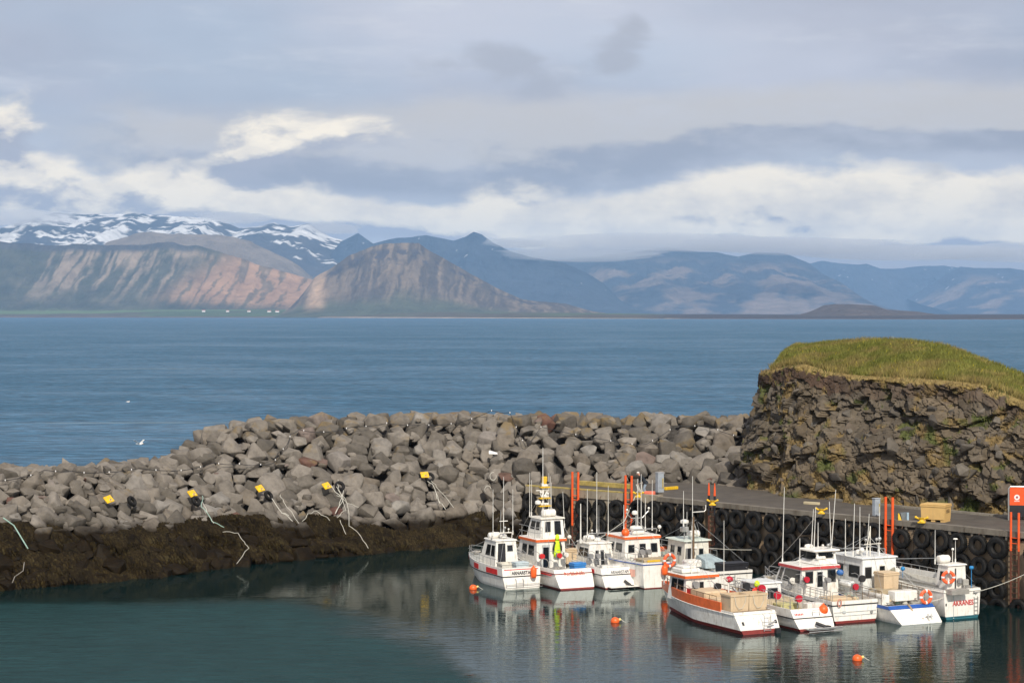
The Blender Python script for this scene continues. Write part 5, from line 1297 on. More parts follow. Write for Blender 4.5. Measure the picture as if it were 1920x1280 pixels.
b.part('mast_stay', MB().tube([(-.7, 3.5, 4.2), (.2, 4.4, 3.05)], .03, 6), white); b.part('yoke', MB().tube([(-.75, 3.4, 4.7), (.1, 3.5, 4.7), (.22, 3.5, 4.8), (.22, 3.5, 5.1)], .03, 6), white)
for x_, z_ in ((-1.15, 6.0), (-.5, 6.9)): b.ant(x_, 3.9, 3.8 if x_ < -1 else 3.0, z_, .026)
b.ant(-2.0, 2.0, 1.5, 4.9, .02); b.lamp(-.65, 3.25, 2.3, .12, cream, .1)
b.part('tarpaulin', MB().frus([(-.55, 2.2, 1.3), (1.35, 2.2, 1.3), (1.35, 3.6, 1.3), (-.55, 3.6, 1.3)], [(-.4, 2.5, 1.75), (1.1, 2.4, 1.62), (.5, 3.5, 2.05), (-.45, 3.5, 2.0)]), tarp)
r0 = make_tub('black_bin', blackbox, 1.85, .9, .62, feet=False, lid=True); b.top('', r0, (.45, .75, 1.12)); tag(r0, 'long black bin standing on the stern of the boxy wheelhouse boat', 'bin')
b.rail(.45, .98, .6, n=7, mid=True); b.ladder(.0, .1, 1.2, .4); b.part('orange_panel', MB().box((-1.35, 6.5, 2.1), (.9, .05, .3)), orange)
b.part('hawse_cover', MB().box((-1.3, 2.6, 1.6), (1.0, .9, .5), bev=.1), white2); b.clutter(5, .4, 3.2, 4, [offgrey, tubblue, net_m])
# 6
b = Boat('foreground white boat with orange hull band and two beige tubs across its stern', 1414, 1184, TH+1, 9.7, 2.85, 1.10, 1.28, skirt=.75, sf=.93, band=.12, rake=1.2, railm=white2, flush=.3, deckd=.12, wl=.22, hullm=white2)
b6 = b
# raised bulwark with the orange band
vs = []; fs = []; n = 18
for sd in (-1, 1):
    o0 = len(vs)
    for i in range(n+1):
        t = .14+.86*i/n; h = b.hb(t)+.015; zt = b.sheer(t); yy = b.y(t, zt); up = .42*(1-.25*max(0, (t-.8)/.2))
        vs += [(sd*h, yy, zt-.10), (sd*(h+.02), yy, zt+up), (sd*max(h-.07, .0), yy, zt+up), (sd*max(h-.07, .0), yy, zt-.1)]
    for i in range(n):
        for j in range(3): fs.append((o0+i*4+j, o0+i*4+j+1, o0+i*4+4+j+1, o0+i*4+4+j))
    fs.append((o0, o0+1, o0+2, o0+3))
b.part('orange_bulwark', MB().add(vs, fs), orange)
b.cabin(-1.0, 1.0, 5.45, 7.5, .95, 2.4, rf=.35, ra=.02, rs=.05, over=.15, roofm=white2, stripe=orange, windows=[('aft', .46, .58, .22, .74), ('aft', .05, .30, .1, .8, 'door', white2), ('port', .15, .45, .45, .82), ('port', .52, .86, .45, .82), ('front', .1, .9, .45, .8)])
b.part('hatch', MB().box((-.35, 6.5, 2.62), (1.2, 1.2, .25), bev=.06), white2); b.part('hatch', MB().box((-.35, 6.5, 2.80), (.9, .9, .15), bev=.05), white2)
b.rail(.20, .97, .68, n=10, m=brown); b.part('exhaust_pipe', MB().tube([(-.6, 5.2, 1.0), (-.6, 5.2, 2.2)], .04, 6), steel)
b.reel(-.75, 4.9, 1.5, frame, 0, .2, .4); b.reel(.35, 4.4, 1.1, black, 0, .2, .7); b.reel(1.1, 2.6, 1.1, black, 0, .2, .9, black)
b.part('hauler', MB().sphere((.95, 4.0, 2.3), .22, 12, 8, (1, 1, .8)), mat('cherry_red', (.5, .02, .04), .25), smooth=True); b.part('hauler_arm', MB().tube([(.9, 4.0, 1.1), (.9, 4.0, 2.2), (.3, 3.6, 2.5)], .05, 6), white)
b.ant(-.4, 5.8, 2.5, 5.2, .02); b.ant(1.6, 5.6, 1.2, 5.4, .022)
b.part('engine_cover', MB().box((-.2, 4.3, 1.42), (1.5, 1.6, .7), bev=.08), tub); b.part('low_hatch', MB().box((.1, 3.0, 1.3), (1.8, .8, .35), bev=.03), tub)
b.part('leaning_board', MB().box((-.9, 5.2, 1.5), (.08, .5, .5)), red)
for i, (x_, lb) in enumerate(((-.62, 'left'), (.55, 'right'))):
    t = make_tub('fish_tub', tub, 1.16, 1.0, .92, feet=False, lid=False); b.top('', t, (x_, .95, 1.06)); tag(t, '%s one of two beige tubs side by side across the stern of the foreground boat' % lb, 'tub')
    MB().tube([(-.35, -.53, .85), (-.28, -.56, .40), (-.1, -.56, .16), (.12, -.56, .2), (.3, -.56, .5), (.36, -.53, .85)], .015, 5).build('tie_rope', rope_w, t)
b.ladder(.38, .12, .95, .42, y_=-.72); b.part('grab_pipe', MB().tube([(.4, -.8, .5), (.85, -.75, .62)], .05, 6), steel)
for x_, z_ in ((-.95, .55), (1.12, .55)): b.part('drain_port', MB().box((x_, b.y(0, z_)-.012, z_), (.12, .04, .2), M=Matrix.Rotation(-.6, 4, 'X')), black)
b.part('trim_tab', MB().box((.95, -.86, .12), (.28, .16, .3)), black)
b.part('tub_bar', MB().tube([(-1.3, .28, 1.08), (1.2, .28, 1.08)], .035, 6), brown)
b.part('number_plate', MB().box((-.74, 8.3, 1.72), (.03, .42, .26), rz=-.42), white)
text_mesh('number_lettering', '2330', .2, txtd, b.root, Matrix.Translation((-.765, 8.3, 1.72)) @ Matrix.Rotation(-.42, 4, 'Z') @ Matrix.Rotation(R(-90), 4, 'Z') @ Matrix.Rotation(R(90), 4, 'X')) if False else None
# 7
b = Boat('low white boat with black outdrive between the orange banded boat and the flybridge boat', 1518, 1178, TH, 8.0, 2.75, 1.1, 1.3, skirt=.8, sf=.9, band=.45, rake=1.0, wl=.14, deckmat=decktan)
b7 = b
b.cabin(-1.0, .7, 3.8, 6.2, .7, 2.0, rf=.7, ra=.05, rs=.1, m=white3, windows=[('aft', .45, .85, .30, .78), ('aft', .08, .32, .28, .7), ('port', .2, .8, .5, .8)])
b.name('SH 127', .2, txtr, -.75, .86, dy=-.02) if False else None
mb = MB(); x_ = -1.1
for w_ in (.07, .09, .07, .09, .08, .07): mb.box((x_+w_/2, b.y(0, .85)-.02, .85), (w_*.65, .02, .11), M=Matrix.Rotation(-.5, 4, 'X')); x_ += w_+.02
b.part('faint_red_lettering', mb, txtr)
b.part('outdrive', MB().tube([(-.1, -.75, .42), (.45, -1.0, .2)], .09, 8).box((.5, -1.0, .16), (.25, .3, .25)), black); b.part('swim_platform', MB().box((.15, -1.1, .16), (2.1, .5, .05)).tube([(-.9, -1.35, .22), (1.2, -1.35, .22)], .04, 6).tube([(-.9, -1.35, .05), (1.2, -1.35, .05)], .03, 6), steel)
b.rail(.02, .45, .75, n=5, mid=True); b.rail(.5, .97, .55, n=6, mid=True); b.stern_rail(.55); b.reel(-.75, 2.2, 1.0, mat('cherry_red', (.5, .02, .04), .25), 0, .22, .5); b.reel(-.2, .9, 1.0, MATS['cherry_red'], 0, .2, .45); b.reel(-1.25, 3.0, 1.2, MATS['cherry_red'], 0, .22, .6)
b.part('olive_box', MB().box((-.5, 1.6, .95), (1.2, .8, .55), bev=.03), mat('olive_yellow', (.52, .48, .22), .7)); b.clutter(7, .5, 3.2, 4, [tub, offgrey])
b.part('white_locker', MB().box((.6, .6, 1.0), (1.0, .5, .6), bev=.02), white2); b.part('step_frame', MB().tube([(.0, -.3, .75), (.0, -.3, 1.05), (.45, -.3, 1.05), (.45, -.3, .75)], .018, 5), steel)
jacket(b.w((-1.25, 3.35, .98)), b.h, 'red oilskin with yellow hood hung beside red reels behind the beige tubs', (hivr, hivr, hiv), .55, 1.05)
fender((.85, -.05, .98), b, 'round orange fender on the stern of the low boat with black outdrive', r=.27, ball=True, top=.3)
# 8
b = Boat('wide white boat with red lined roof, small flybridge and black line round its stern', 1603, 1166, TH, 9.4, 3.25, 1.22, 1.5, skirt=.05, sf=.93, band=.22, rake=1.1, wl=.14, deckmat=decktan)
b8 = b
b.cabin(-1.36, 1.16, 3.3, 6.6, .85, 2.72, rf=1.1, ra=.0, rs=.06, over=.1, stripe=mat('stripe_dull_red', (.55, .07, .07), .5), windows=[('aft', .10, .30, .52, .86), ('aft', .40, .60, .04, .9, 'door', white3), ('aft', .42, .57, .38, .84), ('aft', .72, .93, .52, .88), ('port', .28, .92, .52, .88), ('port', .08, .2, .52, .88), ('front', .1, .9, .5, .9)])
b.part('flybridge', MB().frus([(-.35, 3.3, 2.82), (1.08, 3.3, 2.82), (1.08, 5.3, 2.82), (-.45, 5.3, 2.82)], [(-.2, 3.35, 3.12), (1.02, 3.35, 3.12), (1.0, 4.7, 3.12), (-.2, 4.7, 3.12)]), white)
for x_ in (-.18, .98): b.part('bridge_post', MB().tube([(x_, 3.4, 3.1), (x_, 3.5, 3.5)], .07, 8), white, smooth='auto')
b.part('bridge_screen', MB().frus([(-.4, 3.8, 3.10), (1.1, 3.8, 3.10), (1.1, 4.6, 3.10), (-.4, 4.6, 3.10)], [(-.35, 3.8, 3.52), (1.05, 3.8, 3.52), (1.05, 4.5, 3.52), (-.35, 4.5, 3.52)]), glass)
b.part('bridge_roof', MB().box((.35, 4.0, 3.60), (1.75, 1.6, .13), bev=.05), white); b.part('bridge_seat', MB().box((-.0, 3.38, 3.2), (.6, .2, .18), bev=.04), white)
for x_, y_, z_, dx in ((-.1, 4.2, 5.9, .15), (.15, 4.3, 6.0, .12), (1.0, 3.8, 7.0, .3), (-1.2, 5.5, 7.1, .12), (-1.0, 4.0, 4.3, 0), (.5, 4.4, 5.1, 0)): b.ant(x_, y_, 3.5 if x_ > -.5 else 2.75, z_, .026, dx=dx)
b.lamp(.65, 3.6, 3.62, .09, steel); b.lamp(.35, 3.7, 3.62, .07); b.lamp(.85, 3.7, 3.62, .1, frame); b.life_raft(.0, 4.6, 3.62, .5, .12)
b.rail(.03, .40, .55, n=5, mid=True); b.rail(.45, .97, .6, n=7, mid=True); b.stern_rail(.5)
b.reel(-1.3, 3.0, 1.3, MATS['cherry_red'], 0, .17, .7); b.reel(.75, 1.2, 1.2, MATS['cherry_red'], .1, .18, .5); b.reel(.1, 2.9, 1.2, frame, 0, .15, .7); b.reel(-1.45, 4.2, 1.4, white, 0, .18, .4)
b.part('tan_hatch', MB().box((-.3, 1.6, .98), (1.3, 1.2, .5), bev=.04), tub); b.part('tan_hatch', MB().box((.9, 1.9, .95), (.7, 1.0, .4), bev=.04), tub)
b.part('ridge_line', MB().box((0, -.045, .62), (2.8, .02, .03)), offgrey); b.part('ridge_line', MB().box((0, -.05, .42), (2.75, .02, .03)), offgrey); b.part('stern_plate', MB().box((-.75, -.06, .62), (.2, .03, .14)), offgrey); b.part('exhaust', MB().tube([(1.05, .0, .55), (1.05, -.12, .55)], .09, 10), steel)
b.part('blue_cover', MB().sphere((1.1, 3.05, 2.35), .22, 10, 7, (1, 1, .8)), mat('cover_blue', (.03, .14, .42), .6), smooth=True)
o = MB().tube([(.12*math.cos(a)*1.0, -.02, .2*math.sin(a)) for a in np.linspace(0, 6.28, 15)], .03, 6).build('rope_coil', mat('rope_pink', (.6, .25, .18), .8)); o.location = b.w((-1.1, -.1, 1.15)); o.rotation_euler.z = b.h; tag(o, 'coil of pinkish rope on the left stern corner of the flybridge boat', 'rope')
# 9
b = Boat('white boat with blue band round a low sloping stern and tall wheelhouse', 1706, 1164, TH, 11.5, 3.25, .92, 1.6, skirt=1.15, sf=.93, band=.16, rake=1.2, railm=blue, bandm=blue, paint=white3, deckd=.15, wl=.05)
b9 = b
b.cabin(-.95, 1.45, 3.2, 6.2, .85, 3.15, rf=.1, ra=.05, rs=.06, m=white3, over=.1, windows=[('aft', .46, .70, .05, .84, 'door', white2), ('aft', .50, .66, .42, .80), ('aft', .08, .26, .52, .78), ('port', .10, .34, .50, .78), ('port', .55, .9, .52, .80)])
b.cabin(-1.3, .9, 6.15, 8.0, 1.4, 2.75, rf=.8, ra=.0, rs=.12, m=white3, windows=[('port', .15, .8, .35, .75), ('front', .1, .9, .4, .8)])
b.part('roof_rack', MB().tube([(-1.2, 3.6, 3.25), (-1.2, 3.6, 3.6), (-1.2, 6.0, 3.6), (-1.2, 6.0, 3.25)], .025, 6).tube([(.9, 3.6, 3.25), (.9, 3.6, 3.6), (.9, 6.0, 3.6)], .025, 6).tube([(-1.2, 4.8, 3.6), (.9, 4.8, 3.6)], .025, 6), steel)
mb = MB(); mb.tube([(.15, 4.0, 3.2), (.15, 4.0, 4.9)], .035, 6); mb.tube([(-.2, 3.9, 3.5), (.15, 4.0, 4.7)], .03, 6); mb.tube([(-.4, 3.8, 3.9), (.75, 3.8, 3.9)], .025, 6); b.part('light_mast', mb, cream)
b.radar(-.5, 4.2, 3.3, .2); b.lamp(-.3, 3.8, 3.9, .09, steel); b.lamp(.65, 3.8, 3.9, .12, steel); b.lamp(.45, 3.8, 3.9, .09, steel); b.lamp(-.55, 3.8, 3.3, .14)
for x_, y_, z_, dx in ((-1.15, 6.0, 6.2, -.15), (-1.0, 4.8, 5.3, 0), (-.75, 4.4, 6.2, .1), (-.35, 4.3, 6.0, 0), (.0, 4.1, 5.6, .15), (.72, 3.9, 6.0, 0), (1.0, 4.4, 3.9, 0)): b.ant(x_, y_, 3.2, z_, .026, dx=dx)
b.rail(.06, .34, .72, n=5, mid=True, m=brown); b.rail(.4, .97, .75, n=8, mid=True)
b.part('stern_locker', MB().box((.05, .75, 1.35), (1.5, .7, .55), bev=.03), white); b.part('stern_locker', MB().box((-1.15, 1.6, 1.15), (.6, 1.8, .55), bev=.03), white2); b.part('tan_board', MB().box((-.4, 1.9, 1.35), (1.2, 1.1, .5)), decktan); b.part('exhaust_pipe', MB().tube([(-.15, .0, .95), (-.1, -.25, .75), (-.05, -.45, .35), (.3, -.85, .2)], .065, 8), mat('rusty_steel', (.35, .25, .15), .6), smooth=True)
b.part('stern_fitting', MB().tube([(.55, -1.0, .1), (.55, -.9, .5)], .04, 6).tube([(.8, -.95, .1), (.8, -.85, .5)], .03, 6).tube([(.45, -.85, .35), (.9, -.85, .35)], .03, 6), steel)
b.part('stern_lamp', MB().sphere((-1.05, -.35, .5), .1), steel); b.part('stern_lamp', MB().sphere((1.2, -.25, .6), .1), redd)
b.reel(-1.2, 3.0, 1.4, black, 0, .2, .6); b.part('search_lamp', MB().lathe([(.1, -.15), (.28, .1), (.28, .14), (.05, .2)], 14, Matrix.Translation((.95, 3.0, 2.35)) @ Matrix.Rotation(R(90), 4, 'X') @ Matrix.Rotation(R(40), 4, 'Y')), mat('lamp_olive', (.30, .28, .20), .6))
b.part('rib_cover', MB().box((-1.45, 4.2, 1.7), (.5, 1.6, .35), bev=.12), white3)
t = make_tub('fish_tub', tub, 1.02, .95, 1.02, lid=True); b.top('', t, (.1, 2.35, 1.40), 0); tag(t, 'upright beige tub in front of the tall white wheelhouse', 'tub')
life_ring((1.05, -.05, 1.30), b, 'orange life ring hung on the blue banded low stern, left of the red lettered boat', .33, .10)
# 10
b = Boat('white boat with red capitals on its tall square stern and a narrow wheelhouse', 1804, 1159, TH+2, 12.0, 2.95, 1.66, 1.85, skirt=.0, sf=.88, band=.12, rake=1.2, paint=bluegr, railm=white2, wl=.16, deckd=.6, flush=.85)
b10 = b
b.name('AKRANES', .34, txtr, .05, .88, bold=.004, sq=1.0)
b.cabin(-.80, .60, .35, 1.5, 1.1, 2.95, rf=.3, ra=.0, rs=.10, windows=[('aft', .40, .44, .05, .9), ('port', .3, .7, .55, .8)], name='wheelhouse')
b.life_raft(-.45, 1.1, 3.02, .8, .23); b.ant(-.95, 1.2, 3.0, 4.9, .025); b.ant(.25, .9, 3.0, 4.35, .022, m=white); b.part('antenna_disc', MB().lathe([(.14, 0), (.1, .06)], 12, Matrix.Translation((.25, .9, 4.35))), white); b.lamp(.05, .9, 3.0, .08, h=.75)
b.part('flood_lamp', MB().box((.0, .2, 2.1), (.3, .2, .3), rz=.5, bev=.03), frame); b.part('flood_lamp', MB().box((.35, .15, 2.0), (.35, .25, .35), rz=-.4, bev=.03), alum); b.part('lamp_post', MB().tube([(.25, .1, 1.7), (.25, .15, 2.1)], .04, 6), alum)
b.part('stern_seam', MB().box((-.62, -.015, .85), (.05, .03, 1.6)), offgrey); b.part('drain_port', MB().box((-1.15, -.02, .85), (.07, .03, .14)), black); b.part('cleat', MB().tube([(.75, -.06, 1.42), (1.05, -.06, 1.42)], .04, 6).tube([(.8, -.03, 1.5), (.95, -.08, 1.35)], .03, 6), steel)
b.part('stern_shelf', MB().box((-.55, -.22, 1.58), (1.25, .6, .26)), alum)
b.ladder(.95, .15, 1.15, .26); b.part('marker_light', MB().tube([(.82, .2, 1.66), (.82, .2, 2.75)], .022, 6).lathe([(.11, 2.72), (.13, 2.8), (.10, 2.88)], 12, Matrix.Translation((.82, .2, 0))), mat('marker_blue', (.02, .22, .5), .5))
b.part('sensor_clamps', MB().box((.1, -.03, .14), (2.0, .02, .05)), bluegr)
b.rail(.12, .9, .55, n=12, mid=True, side=(1,)); b.rail(.25, .9, .4, n=10, side=(-1,)); b.part('bulwark_rail', MB().box((1.1, 4.2, 1.95), (.08, 5.5, .3)), white)
b.part('deck_beam', MB().box((-.6, 3.2, 1.72), (.35, 4.2, .12)), alum); b.clutter(10, 2.4, 6.5, 7, [white, offgrey, tubblue]); b.lamp(-.4, 4.8, 1.7, .13, MATS['marker_blue'], .5); b.reel(-.8, 5.0, 1.5, white, 0, .16, .6)
life_ring((-.84, .18, 2.35), b, 'orange life ring on the narrow wheelhouse of the boat with the red lettered stern', .30, .10, rz=R(-28))

for q, (bt, yy, zt) in enumerate(((b1, 2.5, 3.2), (b2, 4.2, 5.7), (b3, 2.7, 3.1), (b4, 3.0, 4.1), (b5, 4.3, 4.1), (b6, 5.8, 3.3), (b7, 3.8, 2.5), (b8, 4.0, 3.6), (b9, 4.0, 4.4), (b10, 1.0, 3.3))):
    # stays, hoses and small gear that every deck carries
    r_ = random.Random(q+60)
    for sd in (-1, 1):
        bt.part('stay_wire', MB().tube([(r_.uniform(-.1, .1), yy, zt), (sd*bt.hb(.8)*.8, bt.L*.82, bt.sheer(.82)+.45)], .012, 4), steel)
        bt.part('stay_wire', MB().tube([(r_.uniform(-.1, .1), yy, zt-.1), (sd*bt.hb(.1)*.9, .5, bt.zs+.3)], .010, 4), steel)
    for k in range(3):
        x0_ = r_.uniform(-.7, .7)*bt.B/2; y0_ = r_.uniform(.5, 2.2); pts_ = [(x0_+r_.uniform(-.35, .35), y0_+r_.uniform(-.35, .35), bt.zd+.05+r_.uniform(0, .5)) for _ in range(5)]
        bt.part('hose', MB().tube(pts_, .018, 5), r_.choice([rope_w, rope_g, net_m, ringm, black]))
    bt.part('anchor_winch', MB().box((0, bt.L*.86, bt.sheer(.86)+.12), (.3, .35, .24), bev=.04).tube([(-.3, bt.L*.86, bt.sheer(.86)+.16), (.3, bt.L*.86, bt.sheer(.86)+.16)], .07, 8), alum)
    for k in range(2):
        x0_ = r_.choice((-1, 1))*bt.hb(.12)*.8; bt.part('cleat', MB().tube([(x0_-.02, .35+k*1.4, bt.zs+.02), (x0_-.02, .35+k*1.4, bt.zs+.12)], .03, 6).tube([(x0_-.02, .22+k*1.4, bt.zs+.12), (x0_-.02, .48+k*1.4, bt.zs+.12)], .025, 6), steel)
b5.clutter(50, .4, 3.0, 8, [white2, tub, tubblue, orange]); b7.clutter(51, .5, 3.4, 6, [white2, tub, red]); b9.clutter(52, .6, 3.0, 7, [white2, tub, alum], .1); b8.clutter(53, .4, 3.0, 5, [white2, tub]); b6.clutter(54, 2.0, 5.0, 5, [white2, tub, alum], .1); b3.clutter(55, .3, 2.0, 4, [white2, offgrey]); b2.clutter(56, .3, 2.6, 6, [net_m, offgrey, tubblue]); b1.clutter(57, .3, 1.9, 4, [white2, tub, tubblue])
buoy(887, 1104, 'orange buoy floating at the left, off the bow of the leftmost boat'); buoy(1153, 1166, 'orange buoy floating alone left of the foreground boat'); buoy(1607, 1237, 'orange buoy floating nearest the camera, below the flybridge boat')

# mooring lines
def line(name, pts, r, m, lab, sag=0, cat='rope', grp=None):
    P_ = [Vector(p) for p in pts]
    if len(P_) == 2 and sag:
        a, b_ = P_; P_ = [a.lerp(b_, i/12)-Vector((0, 0, sag*4*(i/12)*(1-i/12))) for i in range(13)]
    c = P_[0].copy(); o = MB().tube([p-c for p in P_], r, 6).build(name, m); o.location = c; tag(o, lab, cat, grp); return o
line('mooring_line', [b10.w((1.0, -.05, 1.45)), wallpt(1990, z=3.4)[0]], .016, rope_w, 'mooring line running right from the red lettered stern to the quay wall', .25, grp='mooring lines')
line('mooring_line', [b10.w((-.95, -.05, 1.45)), b9.w((1.15, .0, 1.05))], .022, rope_w, 'short line between the red lettered stern and the blue banded stern', .12, grp='mooring lines')
bp_ = pt(1197, 929, ZQ)+Vector((-.1, -.3, .35)); e_ = b3.w((.5, 4.8, 2.2))
wp = wallpt(1192, 950, out=.35)[0]
line('mooring_line', [bp_, wp+Vector((0, 0, .3)), wallpt(1186, 975, out=.9)[0], e_.lerp(wp, .3)-Vector((0, 0, .25)), e_], .028, rope_w, 'pale rope from the bollard beside the second ladder down to a low boat', grp='mooring lines')
line('mooring_line', [b5.w((1.0, 5.5, 2.2)), wallpt(1420, 1030, out=.4)[0]], .022, rope_w, 'thin line from the boxy wheelhouse boat across to the tyres', .05, grp='mooring lines')
line('mooring_line', [b8.w((-.2, 8.8, 1.9)), pt(1540, 962, ZQ)+Vector((0, 0, .3))], .011, net_m, 'thin line from the bow of the flybridge boat up to the middle bollard', .2, grp='mooring lines')

# ------------------------------------------------------------------ man bending over the bollard
def person():
    base = pt(1204, 929.5, ZQ)+Vector((.15, .35, 0)); root = empty('person', base, R(8)); tag(root, 'white haired man in dark jacket and pale jeans bending over ropes on the quay', 'person')
    skin = mat('skin', (.62, .33, .24), .6); jk = mat('dark_jacket', (.018, .024, .032), .8, var=.3); jn = mat('pale_jeans', (.26, .33, .40), .85); sh = mat('shoes', (.03, .028, .026), .6); hair = mat('white_hair', (.75, .72, .66), .8)
    J = {'pel': (.10, 0, .92, .155), 'sp': (.0, 0, 1.10, .16), 'ch': (-.16, 0, 1.30, .175), 'nk': (-.30, 0, 1.44, .065), 'hd0': (-.36, 0, 1.50, .09), 'hd': (-.43, 0, 1.56, .105), 'hd2': (-.46, 0, 1.62, .075)}
    E = [('pel', 'sp'), ('sp', 'ch'), ('ch', 'nk'), ('nk', 'hd0'), ('hd0', 'hd'), ('hd', 'hd2')]
    for s_, n_ in ((-1, 'l'), (1, 'r')):
        J.update({'hp'+n_: (.12, s_*.10, .86, .11), 'kn'+n_: (.02+s_*.06, s_*.13, .48, .075), 'an'+n_: (.10+s_*.10, s_*.14, .10, .05), 'to'+n_: (-.08+s_*.10, s_*.16, .04, .045),
                  'sh'+n_: (-.20, s_*.20, 1.33, .08), 'el'+n_: (-.28, s_*.26, 1.04, .05), 'wr'+n_: (-.40+s_*.03, s_*.12, .86, .034), 'pa'+n_: (-.44+s_*.03, s_*.09, .80, .036)})
        E += [('pel', 'hp'+n_), ('hp'+n_, 'kn'+n_), ('kn'+n_, 'an'+n_), ('an'+n_, 'to'+n_), ('ch', 'sh'+n_), ('sh'+n_, 'el'+n_), ('el'+n_, 'wr'+n_), ('wr'+n_, 'pa'+n_)]
        for k, (dx, dy) in enumerate(((-.03, .02), (-.035, .007), (-.03, -.007), (-.02, -.02), (.02, -.03*s_))):
            a = 'f%s%d' % (n_, k); q = J['pa'+n_]; J[a] = (q[0]+dx*.8, q[1]+dy*1.3, q[2]-.035, .011); J[a+'t'] = (q[0]+dx*.6+.012, q[1]+dy*1.3, q[2]-.075+.02*(k == 4), .009); E += [('pa'+n_, a), (a, a+'t')]
    names = list(J); me = bpy.data.meshes.new('body'); me.from_pydata([J[n][:3] for n in names], [(names.index(a), names.index(b_)) for a, b_ in E], [])
    o = bpy.data.objects.new('body', me); COL.objects.link(o); m_ = o.modifiers.new('s', 'SKIN')
    for i, n in enumerate(names): me.skin_vertices[0].data[i].radius = (J[n][3], J[n][3])
    me.skin_vertices[0].data[0].use_root = True
    o.modifiers.new('d', 'SUBSURF').levels = 2
    dg = bpy.context.evaluated_depsgraph_get(); m2 = bpy.data.meshes.new_from_object(o.evaluated_get(dg)); bpy.data.objects.remove(o)
    m2.materials.clear()
    for q in (skin, jk, jn, sh): m2.materials.append(q)
    for p_ in m2.polygons:
        c = p_.center; p_.use_smooth = True
        if c.z < .10: k = 3
        elif c.z < .84 and c.x > -.25: k = 2
        elif c.x < -.31 and c.z > 1.40: k = 0
        elif c.x < -.36 and c.z < .88: k = 0
        else: k = 1
        p_.material_index = k
    ob = bpy.data.objects.new('body', m2); COL.objects.link(ob); ob.parent = root
    MB().sphere((-.425, 0, 1.615), .105, 14, 9, (1.0, .98, .75)).build('hair', hair, root, smooth=True)
    h = Vector((-.50, 0, 1.53)); nf = MB().tube([h+Vector((-.02, 0, .03)), h+Vector((-.06, 0, -.015))], .018, 6).build('nose', skin, root, smooth=True)
    for s_ in (-1, 1):
        MB().sphere((-.425, s_*.105, 1.55), .03, 8, 6, (.6, .3, 1)).build('ear', skin, root, smooth=True); MB().sphere((-.525, s_*.035, 1.565), .012, 6, 5).build('eye', black, root)
    MB().box((-.53, 0, 1.49), (.02, .05, .012)).build('mouth', mat('lips', (.4, .15, .12), .6), root)
    # jacket hem
    MB().lathe([(.20, -.12), (.185, .0), (.17, .08)], 16, Matrix.Translation((.10, 0, .93)) @ Matrix.Rotation(R(-20), 4, 'Y') @ Matrix.Diagonal((1.0, 1.05, 1, 1))).build('jacket_hem', jk, root, smooth='auto')
    hand = base+Vector((-.46, 0, .76)); bl = pt(1199, 931, ZQ)+Vector((0, 0, .35))
    k = 0
    for dx, ex in ((-.06, -.25), (0, -.1), (.05, .05), (-.1, .1), (.28, .12)):
        a = hand+Vector((dx, -.05, random.uniform(-.02, .05))); e = bl+Vector((ex*.6+.15, random.uniform(-.1, .1), 0)); mb = MB()
        mb.tube([a-a, (e-a)*.5+Vector((random.uniform(-.08, .08), 0, -.05)), e-a], .022, 5); o = mb.build('hauled_rope', rope_w); o.location = a; tag(o, 'pale strand of rope hanging from the hands of the bending man', 'rope', 'rope strands in the hands of the man')
person()

# ------------------------------------------------------------------ things on the breakwater
def surf(px_, py_, lift=.25):
    u, v = px_, py_
    for _ in range(3):
        q, n = surf0(u, v, lift); u += px_-(960+q.x/q.y*F); v += py_-(HY+(HC-q.z)*F/q.y)
    if abs(960+q.x/q.y*F-px_) > 6 or abs(HY+(HC-q.z)*F/q.y-py_) > 6: return surf0(px_, py_+lift*20, lift)
    return q, n
def surf0(px_, py_, lift=.25):
    "point on the harbour face of the breakwater seen at this place of the photograph"
    r_ = ray(px_, py_); best = None
    for s in np.linspace(0, LT, 260):
        bx_ = np.interp(s, seg, bp[:, 0]); by_ = np.interp(s, seg, bp[:, 1]); nx2 = np.interp(s, seg, nrm2[:, 0]); ny2 = np.interp(s, seg, nrm2[:, 1])
        # plane through the base line with slope
        for z in (None,):
            # solve for z where the point base+n*z*SLP has the right bearing and row
            # bearing: X/Y = r.x/r.y
            k = r_.x/r_.y; den = (nx2-k*ny2)*SLP
            if abs(den) < 1e-6: continue
            z_ = (k*by_-bx_)/den
            if -3 < z_ < 15:
                q = Vector((bx_+nx2*z_*SLP, by_+ny2*z_*SLP, z_)); row = HY+(HC-z_)*F/q.y; e = abs(row-py_)
                if best is None or e < best[0]: best = (e, q, Vector((nx2, ny2, 0)))
    if best is None: return surf0(px_-8, py_+3, lift)
    q, n = best[1], best[2]; return q-n*lift*1.0+Vector((0, 0, lift*.9)), n
plates = [(203, 934, 'first', -1, (236, 944)), (347, 922, 'second', -1, (367, 936)), (487, 914, 'third', -1, (503, 926)), (612, 905, 'fourth', -1, (628, 917)), (790, 883, 'fifth', -1, (800, 896))]
ropes = {1: [[(367, 930), (378, 950), (398, 978), (404, 986)], [(417, 1000), (430, 1008), (440, 1022), (450, 1035), (443, 1056)], [(378, 942), (392, 965), (400, 980)]],
         2: [[(510, 935), (528, 958), (548, 974)], [(512, 932), (532, 945), (560, 978)], [(528, 958), (529, 968)]],
         3: [[(620, 905), (630, 920), (634, 940), (628, 968), (636, 952), (634, 925)], [(630, 912), (640, 950), (655, 985), (672, 1005), (690, 1030)], [(632, 930), (650, 942), (662, 955)], [(636, 975), (648, 1000)], [(622, 902), (634, 915), (638, 960), (632, 966)], [(566, 974), (577, 962), (590, 965), (618, 974)]],
         4: [[(800, 898), (812, 915), (822, 935), (830, 952)], [(803, 900), (818, 920), (845, 945)], [(806, 905), (814, 925), (818, 938)]]}
